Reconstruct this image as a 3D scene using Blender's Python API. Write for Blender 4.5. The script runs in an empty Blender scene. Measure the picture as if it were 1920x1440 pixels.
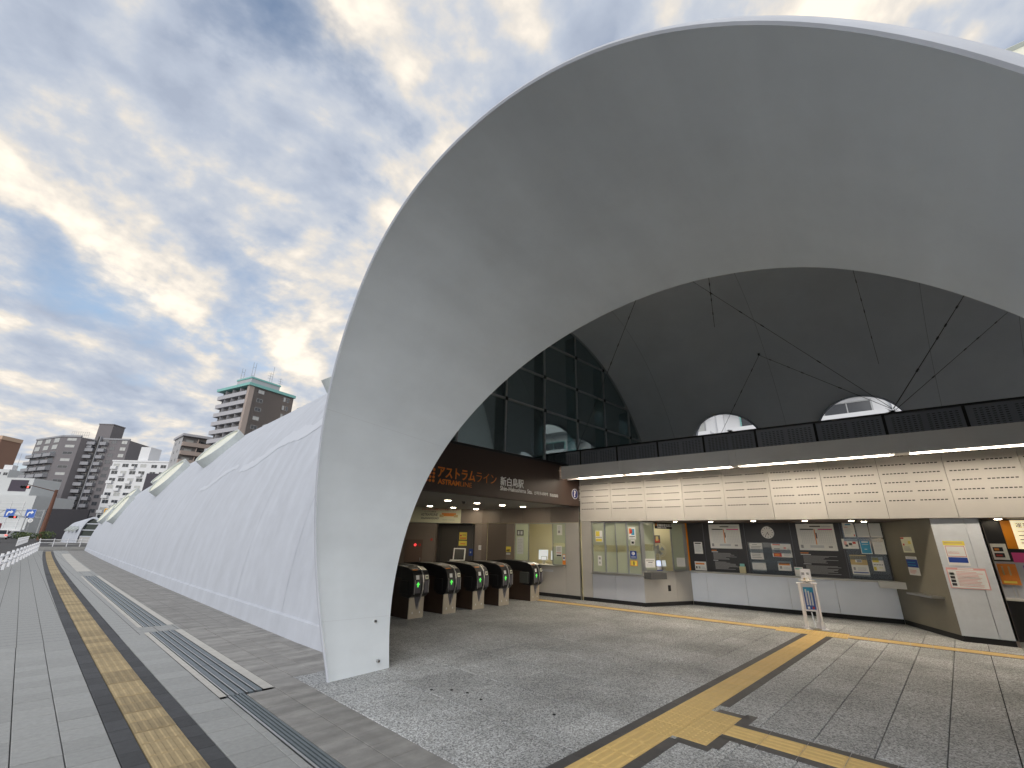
import bpy, math, random
from mathutils import Matrix, Vector
R = math.radians
sc = bpy.context.scene
col = sc.collection
# ------------------------------------------------------------------ camera
cam_d = bpy.data.cameras.new('camera'); cam = bpy.data.objects.new('camera', cam_d); col.objects.link(cam)
def cam_basis(p, r, psi):
    cr, sr, cp, sp = math.cos(r), math.sin(r), math.cos(p), math.sin(p)
    lev = Matrix(((1,0,0),(0,sp,cp),(0,-cp,sp))) @ Matrix(((cr,-sr,0),(sr,cr,0),(0,0,1)))
    a = psi - math.pi/2
    return Matrix(((math.cos(a),math.sin(a),0),(-math.sin(a),math.cos(a),0),(0,0,1))) @ lev
MB_ = cam_basis(.34, -.022, 2.458)
right, up, back = MB_ @ Vector((1,0,0)), MB_ @ Vector((0,-1,0)), MB_ @ Vector((0,0,-1))
m = Matrix((right, up, back)).transposed().to_4x4(); m.translation = (0, 0, 1.61)
cam.matrix_world = m
cam_d.sensor_width = 36; cam_d.lens = 829/1920*36; cam_d.clip_start = .05; cam_d.clip_end = 3000
sc.camera = cam
# ------------------------------------------------------------------ sky, sun, exposure
SUN_EL, SUN_AZ = R(24), R(208)          # azimuth measured from +X towards +Y
w = bpy.data.worlds.new('World'); sc.world = w; w.use_nodes = True
nt = w.node_tree; N = nt.nodes; L = nt.links; N.clear()
def node(t, **kw):
    n = N.new(t)
    for k, v in kw.items(): setattr(n, k, v)
    return n
sky = node('ShaderNodeTexSky', sky_type='NISHITA', sun_disc=False)
sky.sun_elevation = SUN_EL; sky.sun_rotation = R(90) - SUN_AZ; sky.air_density = 1.0; sky.dust_density = 1.2
tc = node('ShaderNodeTexCoord'); sep = node('ShaderNodeSeparateXYZ'); L.new(tc.outputs['Generated'], sep.inputs[0])
def mth(op, a, b=None, c=None, clamp=False):
    n = node('ShaderNodeMath', operation=op, use_clamp=clamp)
    for i, v in enumerate((a, b, c)):
        if v is None: continue
        if isinstance(v, (int, float)): n.inputs[i].default_value = v
        else: L.new(v, n.inputs[i])
    return n.outputs[0]
zc = mth('ADD', mth('MAXIMUM', sep.outputs['Z'], 0.0), .30)
cmb = node('ShaderNodeCombineXYZ')
L.new(mth('DIVIDE', sep.outputs['X'], zc), cmb.inputs[0]); L.new(mth('DIVIDE', sep.outputs['Y'], zc), cmb.inputs[1])
def vadd(v, o):
    n = node('ShaderNodeVectorMath', operation='ADD'); L.new(v, n.inputs[0]); n.inputs[1].default_value = o; return n.outputs[0]
def noise(v, sc_, det, rough, dist=0.0):
    n = node('ShaderNodeTexNoise'); L.new(v, n.inputs['Vector']); n.inputs['Scale'].default_value = sc_
    n.inputs['Detail'].default_value = det; n.inputs['Roughness'].default_value = rough; n.inputs['Distortion'].default_value = dist
    return n.outputs['Fac']
def ramp(f, stops):
    n = node('ShaderNodeValToRGB'); L.new(f, n.inputs[0]); e = n.color_ramp.elements
    while len(e) < len(stops): e.new(.5)
    for i, (p_, c_) in enumerate(stops):
        e[i].position = p_; e[i].color = (*c_, 1) if len(c_) == 3 else c_
    return n.outputs[0]
CO = (2.15, 5.4, 0.0)
pv = vadd(cmb.outputs[0], CO)
def puff(v, det):                      # billowy cloud height: two scales of noise
    return mth('ADD', mth('MULTIPLY', noise(v, 1.45, det, .58, .2), .74), mth('MULTIPLY', noise(vadd(v, (5.2, 1.7, 0)), 4.6, det, .56, .1), .26))
n1 = puff(pv, 7)
n2 = puff(vadd(pv, (-.055, .055, 0)), 4)
n3 = noise(vadd(pv, (9.1, 4.2, 0)), .8, 3, .5)
lit = mth('ADD', mth('MULTIPLY', mth('SUBTRACT', n1, n2), 2.6), mth('ADD', mth('MULTIPLY', n1, .75), mth('MULTIPLY', n3, .55)))
cloud = ramp(lit, [(.38, (3.0, 3.4, 4.2)), (.54, (3.6, 4.0, 4.75)), (.66, (4.4, 4.65, 5.1)), (.76, (5.9, 5.55, 5.1)), (.92, (8.6, 7.7, 6.5))])
mask = ramp(mth('ADD', n1, mth('MULTIPLY', mth('SUBTRACT', .5, n3), .25)), [(.33, (0, 0, 0)), (.46, (1, 1, 1))])
mix = node('ShaderNodeMix', data_type='RGBA'); L.new(mask, mix.inputs['Factor'])
skm = node('ShaderNodeMix', data_type='RGBA', blend_type='MULTIPLY'); skm.inputs['Factor'].default_value = 1
L.new(sky.outputs[0], skm.inputs[6]); skm.inputs[7].default_value = (1.7, 1.6, 1.5, 1)
L.new(skm.outputs[2], mix.inputs[6]); L.new(cloud, mix.inputs[7])
bg = node('ShaderNodeBackground'); bg.inputs['Strength'].default_value = .10; L.new(mix.outputs[2], bg.inputs['Color'])
wo = node('ShaderNodeOutputWorld'); L.new(bg.outputs[0], wo.inputs['Surface'])
sd = bpy.data.lights.new('sun', 'SUN'); so = bpy.data.objects.new('sun', sd); col.objects.link(so)
sd.energy = 1.4; sd.angle = R(55); sd.color = (1, .985, .96)
sdir = Vector((math.cos(SUN_EL)*math.cos(SUN_AZ), math.cos(SUN_EL)*math.sin(SUN_AZ), math.sin(SUN_EL)))
so.rotation_euler = sdir.to_track_quat('Z', 'Y').to_euler(); so.location = sdir*100
sc.view_settings.view_transform = 'Standard'; sc.view_settings.look = 'None'
sc.view_settings.gamma = 1; sc.view_settings.use_curve_mapping = False; sc.view_settings.exposure = 0.5
sc.cycles.use_denoising = True; sc.cycles.max_bounces = 8; sc.cycles.transparent_max_bounces = 16
sc.cycles.sample_clamp_indirect = 6
random.seed(7)
# ------------------------------------------------------------------ materials
MATS = {}
def mat(name, c, rough=.6, metal=0.0, var=.0, vs=4.0, bump=0.0, bs=60.0, rand=0.0, spec=.5, streak=None, stretch=(1,1,1)):
    if name in MATS: return MATS[name]
    M_ = bpy.data.materials.new(name); M_.use_nodes = True; t = M_.node_tree; n_ = t.nodes; l_ = t.links
    b = n_['Principled BSDF']; b.inputs['Roughness'].default_value = rough; b.inputs['Metallic'].default_value = metal
    b.inputs['Specular IOR Level'].default_value = spec; b.inputs['Base Color'].default_value = (*c, 1)
    M_.diffuse_color = (*c, 1)
    tcn = n_.new('ShaderNodeTexCoord'); mp = n_.new('ShaderNodeMapping'); mp.inputs['Scale'].default_value = stretch
    csrc = tcn.outputs['Object']
    if rand:
        oi0 = n_.new('ShaderNodeObjectInfo'); ad = n_.new('ShaderNodeVectorMath'); ad.operation = 'ADD'
        l_.new(csrc, ad.inputs[0]); l_.new(oi0.outputs['Location'], ad.inputs[1]); csrc = ad.outputs[0]
    l_.new(csrc, mp.inputs[0])
    cur = None
    def mulmix(fac_out, lo, hi, prev):
        mr = n_.new('ShaderNodeMapRange'); l_.new(fac_out, mr.inputs[0]); mr.inputs[1].default_value = .25; mr.inputs[2].default_value = .75
        mr.inputs[3].default_value = lo; mr.inputs[4].default_value = hi
        vm = n_.new('ShaderNodeVectorMath'); vm.operation = 'SCALE'
        if prev is None: vm.inputs[0].default_value = c
        else: l_.new(prev, vm.inputs[0])
        l_.new(mr.outputs[0], vm.inputs['Scale']); return vm.outputs[0]
    if var:
        nz = n_.new('ShaderNodeTexNoise'); nz.inputs['Scale'].default_value = vs; nz.inputs['Detail'].default_value = 6
        nz.inputs['Roughness'].default_value = .65
        l_.new(mp.outputs[0], nz.inputs['Vector']); cur = mulmix(nz.outputs['Fac'], 1-var, 1+var, cur)
    if rand:
        oi = n_.new('ShaderNodeObjectInfo'); cur = mulmix(oi.outputs['Random'], 1-rand, 1+rand, cur)
    if streak:
        mp2 = n_.new('ShaderNodeMapping'); mp2.inputs['Scale'].default_value = streak[1]; l_.new(csrc, mp2.inputs[0])
        nz = n_.new('ShaderNodeTexNoise'); nz.inputs['Scale'].default_value = 1; nz.inputs['Detail'].default_value = 5
        l_.new(mp2.outputs[0], nz.inputs['Vector']); cur = mulmix(nz.outputs['Fac'], 1-streak[0], 1+streak[0]*.4, cur)
    if cur is not None: l_.new(cur, b.inputs['Base Color'])
    if bump:
        nb = n_.new('ShaderNodeTexNoise'); nb.inputs['Scale'].default_value = bs; nb.inputs['Detail'].default_value = 4
        l_.new(mp.outputs[0], nb.inputs['Vector']); bm_ = n_.new('ShaderNodeBump'); bm_.inputs['Strength'].default_value = bump
        bm_.inputs['Distance'].default_value = .01; l_.new(nb.outputs['Fac'], bm_.inputs['Height']); l_.new(bm_.outputs[0], b.inputs['Normal'])
    MATS[name] = M_; return M_
def emit(name, c, s):
    if name in MATS: return MATS[name]
    M_ = bpy.data.materials.new(name); M_.use_nodes = True; b = M_.node_tree.nodes['Principled BSDF']
    b.inputs['Base Color'].default_value = (*c, 1); b.inputs['Emission Color'].default_value = (*c, 1); b.inputs['Emission Strength'].default_value = s
    MATS[name] = M_; return M_
def glass(name, tint, refl=.12, rough=.02, opa=0.0, opc=(.8,.8,.8)):
    if name in MATS: return MATS[name]
    M_ = bpy.data.materials.new(name); M_.use_nodes = True; t = M_.node_tree; n_ = t.nodes; l_ = t.links; n_.clear()
    tr = n_.new('ShaderNodeBsdfTransparent'); tr.inputs[0].default_value = (*tint, 1)
    gl = n_.new('ShaderNodeBsdfGlossy'); gl.inputs['Roughness'].default_value = rough
    fr = n_.new('ShaderNodeFresnel'); fr.inputs[0].default_value = 1.45
    mx = n_.new('ShaderNodeMixShader'); out = n_.new('ShaderNodeOutputMaterial')
    ml = n_.new('ShaderNodeMath'); ml.operation = 'MULTIPLY'; ml.inputs[1].default_value = refl/.12; ml.use_clamp = True
    l_.new(fr.outputs[0], ml.inputs[0]); l_.new(ml.outputs[0], mx.inputs[0])
    src = tr.outputs[0]
    if opa:
        df = n_.new('ShaderNodeBsdfDiffuse'); df.inputs[0].default_value = (*opc, 1)
        tl = n_.new('ShaderNodeBsdfTranslucent'); tl.inputs[0].default_value = (*opc, 1)
        m0 = n_.new('ShaderNodeMixShader'); m0.inputs[0].default_value = .5; l_.new(df.outputs[0], m0.inputs[1]); l_.new(tl.outputs[0], m0.inputs[2])
        m1 = n_.new('ShaderNodeMixShader'); m1.inputs[0].default_value = opa; l_.new(tr.outputs[0], m1.inputs[1]); l_.new(m0.outputs[0], m1.inputs[2]); src = m1.outputs[0]
    l_.new(src, mx.inputs[1]); l_.new(gl.outputs[0], mx.inputs[2]); l_.new(mx.outputs[0], out.inputs[0])
    MATS[name] = M_; return M_
# ------------------------------------------------------------------ mesh helpers
class MB:
    def __init__(s): s.v = []; s.f = []; s.m = []
    def add(s, vs, fs, mi=0):
        k = len(s.v); s.v += [tuple(p) for p in vs]; s.f += [tuple(i+k for i in f) for f in fs]; s.m += [mi]*len(fs); return s
    def box(s, x0, x1, y0, y1, z0, z1, mi=0, M=None):
        vs = [Vector(p) for p in ((x0,y0,z0),(x1,y0,z0),(x1,y1,z0),(x0,y1,z0),(x0,y0,z1),(x1,y0,z1),(x1,y1,z1),(x0,y1,z1))]
        if M is not None: vs = [M @ p for p in vs]
        return s.add(vs, [(0,3,2,1),(4,5,6,7),(0,1,5,4),(1,2,6,5),(2,3,7,6),(3,0,4,7)], mi)
    def prism(s, pts, ax, a0, a1, mi=0, M=None):
        # pts in the two other axes (x,y,z order), extruded along ax
        n = len(pts); vs = []
        for a in (a0, a1):
            for (u, v) in pts:
                p = Vector({'x': (a,u,v), 'y': (u,a,v), 'z': (u,v,a)}[ax]); vs.append(M @ p if M is not None else p)
        fs = [tuple(range(n)), tuple(range(2*n-1, n-1, -1))] + [(i, n+i, n+(i+1) % n, (i+1) % n) for i in range(n)]
        return s.add(vs, fs, mi)
    def cyl(s, p0, p1, r0, r1=None, n=12, mi=0, cap=True):
        p0, p1 = Vector(p0), Vector(p1); r1 = r0 if r1 is None else r1
        d = (p1-p0).normalized(); a = d.orthogonal().normalized(); b = d.cross(a)
        vs = [p0+(a*math.cos(2*math.pi*i/n)+b*math.sin(2*math.pi*i/n))*r0 for i in range(n)] + [p1+(a*math.cos(2*math.pi*i/n)+b*math.sin(2*math.pi*i/n))*r1 for i in range(n)]
        fs = [(i, (i+1) % n, n+(i+1) % n, n+i) for i in range(n)]
        if cap: fs += [tuple(range(n-1, -1, -1)), tuple(range(n, 2*n))]
        return s.add(vs, fs, mi)
    def tube(s, pts, r, n=8, mi=0):
        for a, b in zip(pts[:-1], pts[1:]): s.cyl(a, b, r, n=n, mi=mi)
        return s
    def quad(s, a, b, c, d, mi=0): return s.add((a, b, c, d), [(0,1,2,3)], mi)
    def mesh(s, name, mats, smooth=False):
        me = bpy.data.meshes.new(name); me.from_pydata(s.v, [], s.f)
        for x in (mats if isinstance(mats, (list, tuple)) else [mats]): me.materials.append(x)
        me.polygons.foreach_set('material_index', s.m)
        if smooth: me.polygons.foreach_set('use_smooth', [True]*len(s.f))
        me.update(); return me
    def build(s, name, mats, parent=None, smooth=False, bevel=0, M=None):
        return link(name, s.mesh(name, mats, smooth), parent, bevel, M)
def link(name, me, parent=None, bevel=0, M=None):
    o = bpy.data.objects.new(name, me); col.objects.link(o)
    if parent is not None: o.parent = parent
    if M is not None: o.matrix_local = M
    if bevel:
        b = o.modifiers.new('bevel', 'BEVEL'); b.width = bevel; b.segments = 2; b.limit_method = 'ANGLE'
    return o
def tag(o, label=None, cat=None, group=None, kind=None):
    for k, v in (('label', label), ('category', cat), ('group', group), ('kind', kind)):
        if v: o[k] = v
    return o
def thing(name, label, cat, M=None, group=None, loc=None, rz=0):
    o = bpy.data.objects.new(name, None); col.objects.link(o); o.empty_display_size = .2
    o.matrix_world = M if M is not None else Matrix.Translation(loc or (0,0,0)) @ Matrix.Rotation(rz, 4, 'Z')
    return tag(o, label, cat, group)
def copy_tree(o, parent=None):
    c = o.copy(); col.objects.link(c); c.parent = parent
    for ch in [x for x in col.objects if x.parent == o]: copy_tree(ch, c)
    return c
def seg(P0, P1, z=0):
    a, b = Vector((*P0, z)), Vector((*P1, z)); u = (b-a).normalized(); n_ = Vector((-u.y, u.x, 0))
    M_ = Matrix((u, n_, Vector((0,0,1)))).transposed().to_4x4(); M_.translation = a; return M_
FONT = {}
def text(body, size, M, material, parent, name='lettering', bold=0.0, sx=1.0, align='LEFT', depth=.004):
    cu = bpy.data.curves.new('t', 'FONT'); cu.body = body; cu.size = size; cu.align_x = align; cu.extrude = depth; cu.offset = bold; cu.resolution_u = 3
    o = bpy.data.objects.new('t', cu); col.objects.link(o)
    dg = bpy.context.evaluated_depsgraph_get(); me = bpy.data.meshes.new_from_object(o.evaluated_get(dg))
    bpy.data.objects.remove(o); bpy.data.curves.remove(cu)
    me.materials.clear(); me.materials.append(material); me.name = name
    return link(name, me, parent, 0, M @ Matrix.Diagonal((sx, 1, 1, 1)))
def fit(body, s0, s1, z, size, material, parent, bold=0.0, d=.004, name='lettering'):
    o = text(body, size, on_wall(0, z, d), material, parent, name, bold); xs = [v.co.x for v in o.data.vertices]; k = (s1-s0)/(max(xs)-min(xs))
    o.matrix_local = on_wall(s0-min(xs)*k, z, d) @ Matrix.Diagonal((k, 1, 1, 1)); return o
def on_wall(s, z, d=.0):       # text frame on a wall segment: local x along, y up, facing the hall
    return Matrix.Translation((s, -d, z)) @ Matrix.Rotation(R(90), 4, 'X')
# street frame: the paving, drains and hall floor run 4.8 degrees off the ticket wall
SF = Matrix.Rotation(R(-4.8), 4, 'Z')
def bend(t): return .0003*max(0, t-7)**2
def sfp(s, t, z=0): return SF @ Vector((s+bend(t), t, z))
# ------------------------------------------------------------------ palette
m_white = mat('white_paint', (.47,.50,.56), .62, var=.07, vs=2.2, bump=.10, bs=14, streak=(.10, (1.2,2.6,.22)))
m_soff = mat('hood_paint_lightened', (.77,.83,.88), .55, var=.07, vs=.8, bump=.12, bs=4, streak=(.07, (.35,2.2,2.2)))  # same white paint as the shell, colour lightened to offset the shade
m_vault = mat('vault_grey_paint', (.68,.71,.74), .7, var=.08, vs=.7)
m_concrete = mat('concrete', (.42,.42,.41), .8, var=.15, vs=6, bump=.3)
m_paver = mat('paver_concrete', (.335,.345,.345), .85, var=.13, vs=22, bump=.6, bs=170, rand=.05)
m_paver_d = mat('paver_weathered', (.31,.305,.295), .85, var=.22, vs=4.5, streak=(.35, (.7,5,1)), bump=.6, bs=170, rand=.05)
m_dark = mat('dark_paver', (.06,.063,.07), .85, var=.2, vs=14, bump=.5, bs=150, rand=.12)
m_yel_out = mat('tactile_ochre', (.33,.255,.14), .75, var=.16, vs=9, bump=.3, bs=120, rand=.16)
m_yel = mat('tactile_yellow', (.70,.49,.19), .6, var=.07, vs=12, rand=.03)
m_gran = mat('granite', (.36,.36,.37), .62, var=.0, rand=.08, bump=.35, bs=220)
m_steel = mat('stainless', (.55,.55,.55), .35, 1.0, var=.05, vs=20)
m_grate = mat('grate_steel', (.16,.19,.21), .5, .3, var=.15, vs=8)
m_black = mat('black_plastic', (.012,.012,.013), .35)
m_blackm = mat('black_matt', (.015,.015,.016), .8)
m_asph = mat('asphalt', (.06,.06,.063), .9, var=.2, vs=3, bump=.5, bs=120)
m_line = mat('road_paint', (.75,.75,.73), .7, var=.1, vs=8)
m_gnd = mat('ground_concrete', (.22,.22,.215), .9, var=.2, vs=.3)
m_kerb = mat('kerb_stone', (.38,.38,.37), .85, var=.15, vs=5, bump=.4)
m_rail = mat('rail_white', (.78,.79,.82), .45)
def speckle(M_, c0, c1, c2):
    t = M_.node_tree; n_ = t.nodes; l_ = t.links; b = n_['Principled BSDF']
    tcn = n_.new('ShaderNodeTexCoord'); vo = n_.new('ShaderNodeTexVoronoi'); vo.inputs['Scale'].default_value = 85
    oi = n_.new('ShaderNodeObjectInfo'); av = n_.new('ShaderNodeVectorMath'); av.operation = 'ADD'
    l_.new(tcn.outputs['Object'], av.inputs[0]); l_.new(oi.outputs['Location'], av.inputs[1]); l_.new(av.outputs[0], vo.inputs['Vector'])
    sp = n_.new('ShaderNodeSeparateColor'); l_.new(vo.outputs['Color'], sp.inputs[0])
    cr = n_.new('ShaderNodeValToRGB'); l_.new(sp.outputs[0], cr.inputs[0]); e = cr.color_ramp.elements
    e[0].position = .12; e[0].color = (*c0, 1); e[1].position = .95; e[1].color = (*c2, 1); k = e.new(.5); k.color = (*c1, 1)
    nz = n_.new('ShaderNodeTexNoise'); nz.inputs['Scale'].default_value = 1.1; nz.inputs['Detail'].default_value = 5; l_.new(av.outputs[0], nz.inputs['Vector'])
    mr = n_.new('ShaderNodeMapRange'); l_.new(nz.outputs['Fac'], mr.inputs[0]); mr.inputs[1].default_value = .3; mr.inputs[2].default_value = .7; mr.inputs[3].default_value = .72; mr.inputs[4].default_value = 1.16
    mr2 = n_.new('ShaderNodeMapRange'); l_.new(oi.outputs['Random'], mr2.inputs[0]); mr2.inputs[3].default_value = .90; mr2.inputs[4].default_value = 1.10
    mm = n_.new('ShaderNodeMath'); mm.operation = 'MULTIPLY'; l_.new(mr.outputs[0], mm.inputs[0]); l_.new(mr2.outputs[0], mm.inputs[1])
    sc_ = n_.new('ShaderNodeVectorMath'); sc_.operation = 'SCALE'; l_.new(cr.outputs[0], sc_.inputs[0]); l_.new(mm.outputs[0], sc_.inputs['Scale'])
    for l0 in list(b.inputs['Base Color'].links): l_.remove(l0)
    l_.new(sc_.outputs[0], b.inputs['Base Color'])
speckle(m_gran, (.20,.205,.21), (.41,.42,.425), (.64,.66,.67))
# joints drawn by material where single pavers are too small to see
def gridmat(name, base, pw, pt, jw, jc):
    M_ = base.copy(); M_.name = name; t = M_.node_tree; n_ = t.nodes; l_ = t.links; b = n_['Principled BSDF']
    src = b.inputs['Base Color'].links[0].from_socket
    tcn = n_.new('ShaderNodeTexCoord'); sp = n_.new('ShaderNodeSeparateXYZ'); rm = n_.new('ShaderNodeMapping'); rm.inputs['Rotation'].default_value = (0, 0, R(4.8)); rm.inputs['Location'].default_value = (-.085, 0, 0); l_.new(tcn.outputs['Object'], rm.inputs[0]); l_.new(rm.outputs[0], sp.inputs[0])
    outs = []
    for ax, p_ in ((0, pw), (1, pt)):
        d = n_.new('ShaderNodeMath'); d.operation = 'DIVIDE'; l_.new(sp.outputs[ax], d.inputs[0]); d.inputs[1].default_value = p_
        f = n_.new('ShaderNodeMath'); f.operation = 'FRACT'; l_.new(d.outputs[0], f.inputs[0])
        c = n_.new('ShaderNodeMath'); c.operation = 'LESS_THAN'; l_.new(f.outputs[0], c.inputs[0]); c.inputs[1].default_value = jw/p_; outs.append(c.outputs[0])
    mx = n_.new('ShaderNodeMath'); mx.operation = 'MAXIMUM'; l_.new(outs[0], mx.inputs[0]); l_.new(outs[1], mx.inputs[1])
    mi = n_.new('ShaderNodeMix'); mi.data_type = 'RGBA'; l_.new(mx.outputs[0], mi.inputs['Factor']); l_.new(src, mi.inputs[6]); mi.inputs[7].default_value = (*jc, 1)
    l_.new(mi.outputs[2], b.inputs['Base Color']); return M_
m_pave_far = gridmat('paving_far', m_paver, .284, .29, .010, (.10,.10,.10))
m_pave_far_d = gridmat('paving_far_weathered', m_paver_d, .30, .29, .008, (.15,.15,.15))
m_floor_far = gridmat('granite_far', m_gran, .86, .43, .006, (.16,.16,.16))
# ------------------------------------------------------------------ ground, road, pavement
MB().quad((-900,-900,-.16), (900,-900,-.16), (900,900,-.16), (-900,900,-.16)).build('ground', m_gnd)['kind'] = 'structure'
def edge_s(t): return -.2+.057*(t-30.8)-bend(t)
TS = [-12, -6, 0, 5, 10] + list(range(13, 56, 3)) + [56]
def ribbon(fa, fb, z, ts, name, m_, parent=None, mi=None):
    b = MB(); vs = []
    for t in ts: vs += [sfp(fa(t), t, z), sfp(fb(t), t, z)]
    b.add(vs, [(2*i, 2*i+1, 2*i+3, 2*i+2) for i in range(len(ts)-1)]); return b
road = ribbon(lambda t: -14, lambda t: edge_s(t)-.18, -.13, [-40, -20]+TS+[70, 100, 140, 220, 320], 'road', m_asph).build('road', m_asph); road['kind'] = 'structure'
b = MB()
for (t0, t1, s) in [(a, a+5, -7.5) for a in range(-10, 190, 10)]:
    b.quad(sfp(s, t0, -.126), sfp(s+.15, t0, -.126), sfp(s+.15, t1, -.126), sfp(s, t1, -.126))
for t0 in range(-20, 60, 4): b.quad(sfp(edge_s(t0)-.75, t0, -.126), sfp(edge_s(t0)-.6, t0, -.126), sfp(edge_s(t0+4)-.6, t0+4, -.126), sfp(edge_s(t0+4)-.75, t0+4, -.126))
for k in range(6): b.quad(sfp(-9+k*1.0, 72, -.126), sfp(-8.55+k*1.0, 72, -.126), sfp(-8.55+k*1.0, 76, -.126), sfp(-9+k*1.0, 76, -.126))
b.build('road_marking', m_line)['kind'] = 'structure'
crossing = MB().add([sfp(-2, 62, -.128), sfp(40, 62, -.128), sfp(40, 84, -.128), sfp(-2, 84, -.128)], [(0,1,2,3)]).build('side_road', m_asph); crossing['kind'] = 'structure'
pave = MB()
# bed under the near pavers, then the far sheets
T0 = 10.2
for ta, tb in [(-12, -6), (-6, 0), (0, 5), (5, T0)]:
    pave.quad(sfp(edge_s(ta), ta, -.03), sfp(4.2, ta, -.03), sfp(4.2, tb, -.03), sfp(edge_s(tb), tb, -.03))
pave = pave.build('pavement', m_blackm); pave['kind'] = 'structure'
tf = [T0]+[t for t in range(12, 57, 2)]
def far_strip(fa, fb, m_, name='paving'):
    o = ribbon(fa, fb, 0, tf, name, m_).build(name, m_, pave); return o
far_strip(lambda t: edge_s(t), lambda t: .937, m_pave_far)
far_strip(lambda t: 1.53, lambda t: 1.86, m_pave_far)
far_strip(lambda t: 2.40, lambda t: 4.1, m_pave_far_d)
# near pavers, each one a stone
def tile_mesh(name, w_, d_, m_, h=.03, ch=.003):
    x, y = w_/2, d_/2; b = MB()
    vs = [(-x,-y,-h),(x,-y,-h),(x,y,-h),(-x,y,-h),(-x,-y,-ch),(x,-y,-ch),(x,y,-ch),(-x,y,-ch),(-x+ch,-y+ch,0),(x-ch,-y+ch,0),(x-ch,y-ch,0),(-x+ch,y-ch,0)]
    fs = [(8,9,10,11)]+[(i, (i+1) % 4, 4+(i+1) % 4, 4+i) for i in range(4)]+[(4+i, 4+(i+1) % 4, 8+(i+1) % 4, 8+i) for i in range(4)]
    return b.add(vs, fs).mesh(name, m_)
def lay(name, me, s, t, parent, z=0.0, rz=0.0, tilt=.0012):
    o = link(name, me, parent); p = sfp(s, t, z+random.uniform(-.0012, .0012))
    o.location = p; o.rotation_euler = (random.uniform(-tilt, tilt), random.uniform(-tilt, tilt), R(-4.8)+rz-(.0006*max(0, t-7))); return o
pv_a = tile_mesh('paver', .276, .281, m_paver); pv_b = tile_mesh('paver', .326, .281, m_paver); pv_c2 = tile_mesh('paver', .064, .281, m_paver)
pv_d = tile_mesh('paver', .296, .284, m_paver_d); pv_e = tile_mesh('paver', .284, .284, m_paver_d)
t = 2.83
row = 0
while t < T0-.05:
    for k in range(4): 
        if .937-.284*(k+.5) > -.45 + .0*t and not (t < 5 and k > 1): lay('paver', pv_a, .937-.284*(k+.5), t, pave)
    lay('paver', pv_b, 1.695, t, pave)
    if t < 5.8: lay('paver', pv_c2, 1.895, t, pave)
    if t < 5.8:
        lay('paver', pv_d, 2.255, t, pave); lay('paver', pv_d, 2.56, t, pave)
    else:
        lay('paver', pv_d, 2.56, t, pave)
        if t > 6.2:
            for k in range(3): lay('paver', pv_e, 2.86+.29*k, t, pave)
    t += .29; row += 1
# dark borders and ochre guiding blocks of the street strip
dk_l = tile_mesh('border_block', .146, .284, m_dark); dk_r = tile_mesh('border_block', .134, .284, m_dark)
strip = tag(bpy.data.objects.new('tactile_strip', None), kind='structure'); col.objects.link(strip)
def bar_block(m_, w_=.294, nb=4, h=.005, segm=True):
    b = MB(); y = w_/2; b.box(-y, y, -y, y, -.03, 0)
    for i in range(nb):
        x = -y+w_*(i+.5)/nb
        for (y0, y1) in (((-y+.012, y-.012),)):
            b.add([(x-.021,y0,0),(x+.021,y0,0),(x+.021,y1,0),(x-.021,y1,0),(x-.013,y0+.008,h),(x+.013,y0+.008,h),(x+.013,y1-.008,h),(x-.013,y1-.008,h)],
                  [(4,5,6,7),(0,1,5,4),(1,2,6,5),(2,3,7,6),(3,0,4,7)])
    return b.mesh('guiding_block', m_)
def dot_block(m_, w_=.294, nb=5, h=.005):
    b = MB(); y = w_/2; b.box(-y, y, -y, y, -.03, 0)
    for i in range(nb):
        for j in range(nb):
            cx, cy = -y+w_*(i+.5)/nb, -y+w_*(j+.5)/nb
            vs = [(cx+.012*math.cos(a*math.pi/3), cy+.012*math.sin(a*math.pi/3), 0) for a in range(6)]+[(cx+.006*math.cos(a*math.pi/3), cy+.006*math.sin(a*math.pi/3), h) for a in range(6)]
            b.add(vs, [tuple(range(6, 12))]+[(k, (k+1) % 6, 6+(k+1) % 6, 6+k) for k in range(6)])
    return b.mesh('warning_block', m_)
gb_out = bar_block(m_yel_out)
t = 3.75
while t < 53:
    lay('guiding_block', gb_out, 1.24, t, strip, .003)
    t += .30
t = 3.7
while t < 26:
    lay('border_block', dk_l, 1.013, t, strip); lay('border_block', dk_r, 1.458, t, strip); t += .29
ts2 = list(range(26, 54, 2))
b = ribbon(lambda t: .94, lambda t: 1.086, 0.001, ts2, '', None); b2 = ribbon(lambda t: 1.391, lambda t: 1.526, 0.001, ts2, '', None); b.add(b2.v, b2.f)
b.build('border_paving', m_dark, strip)
MB().box(-.5,.5,-.5,.5,-1,0) if False else None
bed = ribbon(lambda t: .93, lambda t: 1.535, -.028, [-12, 0, 10, 20, 30, 40, 54], '', None).build('strip_bed', m_blackm, strip)
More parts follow.
